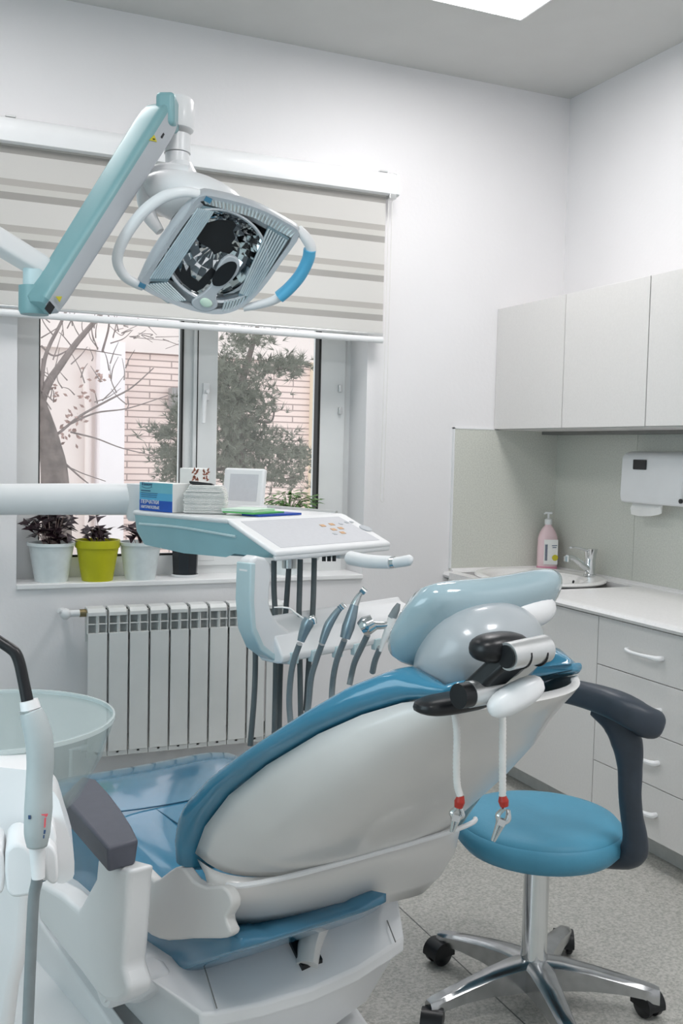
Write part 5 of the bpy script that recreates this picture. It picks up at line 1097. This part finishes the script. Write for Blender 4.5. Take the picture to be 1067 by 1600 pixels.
# ================================================================== SPITTOON UNIT AND CURING LIGHT (near left)
SK = 1.16
un = thing('spittoon_unit', 'white assistant unit with clear bowl and instrument pods at the left edge', 'dental unit', dep(20, 1500, 1.4) * [1, 1, 0])
bc = dep(-10, 1128, 1.42); bc[2] = float(dep(175, 1128, 1.42)[2]); br_ = float(np.linalg.norm(dep(172, 1130, 1.42) - bc)) 
MB().lathe([(.25 * br_, -.165), (.45 * br_, -.15), (.72 * br_, -.105), (.90 * br_, -.05), (.985 * br_, -.008), (1.0 * br_, 0), (1.012 * br_, .002), (1.015 * br_, -.003), (1.0 * br_, -.010), (.915 * br_, -.054), (.735 * br_, -.110), (.46 * br_, -.155), (.25 * br_, -.17)], bc, n=72).build('glass_bowl', 'bowl', un, ang=80)
un.children[-1]['label'] = 'clear glass bowl'
MB().lathe([(1.0 * br_, -.003), (1.018 * br_, -.003), (1.018 * br_, .003), (1.0 * br_, .003), (1.0 * br_, -.003)], bc, n=72).build('bowl_rim', 'rimglass', un)
MB().ell(bc + [-.02, 0, -.085], (.055, .055, .035), n=28).build('bowl_drain', 'plastic', un)
# deck under the bowl and holder arm with pods
def up_(x, y, k): return dep(x, y, k)
dk = [(-150, 1205), (60, 1205), (82, 1235), (92, 1250), (102, 1285), (114, 1325), (116, 1366), (108, 1376), (90, 1380), (86, 1345), (76, 1326), (60, 1330), (-150, 1350)]
P = [up_(x, y, 1.22) for x, y in dk]; fwd = nrm(ray(60, 1300) * [1, 1, 0])
MB().prism(sm(P, 2), fwd * .07).build('holder_deck', 'plastic', un, bevel=.014, seg=4, ang=50)
def pod(pts, k, th, name='holder_pod'):
    P = sm([up_(x, y, k) for x, y in pts], 2); MB().prism(P, fwd * th).build(name, 'plastic', un, bevel=.008, seg=4, ang=50)
pod([(70, 1324), (78, 1320), (87, 1330), (90, 1345), (90, 1380), (72, 1376)], 1.17, .07)
pod([(8, 1330), (30, 1318), (48, 1330), (57, 1352), (58, 1392), (30, 1403), (10, 1394)], 1.13, .07)
pod([(-30, 1325), (-5, 1325), (6, 1340), (6, 1392), (-10, 1400), (-30, 1398)], 1.13, .07)
pod([(48, 1290), (84, 1290), (88, 1330), (80, 1372), (60, 1376), (52, 1340)], 1.19, .05, 'holder_bridge')
P = [up_(x, y, 1.45) for x, y in ((-90, 1280), (52, 1280), (52, 1400), (46, 1480), (30, 1545), (18, 1640), (-90, 1640))]
MB().prism(P, fwd * .18).build('column', 'plastic', un, bevel=.02, seg=4)
b = MB(); bo = dep(-20, 1640, 1.62); bo[2] = 0
b.lathe([(0, 0), (.20, 0), (.21, .03), (.19, .10), (.14, .16), (.08, .19), (0, .19)], bo, n=56); b.build('foot', 'plastic', un)
cl = thing('curing_light', 'white dental curing light with black bent tip hanging at the left edge', 'curing light', dep(58, 1300, 1.10))
CK = 1.06
MB().tube([dep(x, y, CK) for x, y in ((-6, 998), (2, 1004), (17, 1014), (25, 1022), (31, 1038), (37, 1066), (43, 1096))], [.0054, .0056, .0058, .0060, .0060, .0060, .0064], n=16).build('light_tip', 'black', cl)
MB().tube([dep(x, y, CK) for x, y in ((45, 1094), (48, 1108))], [.0095, .0105], n=20, sub=0).build('collar', 'plastic', cl)
MB().tube([dep(x, y, CK) for x, y in ((48, 1108), (48.5, 1111))], [.0112, .0112], n=20, sub=0).build('collar_ring', 'chrome', cl)
MB().tube([dep(x, y, CK) for x, y in ((48, 1111), (54, 1128), (61, 1155), (63, 1190), (61, 1225), (60, 1262), (58, 1300), (58, 1322))], [.0115, .0135, .0145, .0140, .0135, .0145, .0135, .0105], n=24, rx=1.05).build('handle', 'curing', cl, ang=80)
o = dep(72, 1318, CK - .0148); vx2 = nrm(CU); 
b = MB()
def mk(pts):
    b.prism([dep(x, y, CK - .0158) for x, y in pts], CF * .0006)
mk(((64, 1272.5), (75, 1271.5), (74, 1275), (72, 1277), (69, 1274.5), (66, 1274.5))); mk(((69.2, 1278), (72, 1278), (71, 1293), (68.5, 1293)))
b.build('red_logo', 'redmark', cl, smooth=False)
b = MB(); mk(((68.5, 1297), (71.5, 1297), (70.5, 1303), (67.8, 1303))); mk(((67.5, 1305), (69.5, 1305), (69, 1310), (67, 1310))); b.build('grey_print', 'ink', cl, smooth=False)
MB().tube([dep(58, 1320, CK + .004), dep(59, 1345, CK + .004), dep(60, 1372, CK + .004)], [.0085, .0078, .0068], n=20).build('handle_cone', 'plastic', cl)
MB().box(dep(46, 1277, CK - .0150), (.0025, .001, .004), CR, CF, CU).build('mark', 'ink', cl, smooth=False)
MB().tube([dep(x, y, CK + .01) for x, y in ((59, 1366), (57, 1380), (53, 1400), (50, 1450), (46, 1540), (42, 1640))], [.0062, .0062, .006, .006, .006, .006], n=12).build('cable', 'hose', cl)
MB().tube([dep(x, y, 1.5) for x, y in ((-8, 1350), (-4, 1400), (0, 1500), (2, 1640))], .006, n=8).build('suction_hose', 'hose', un)
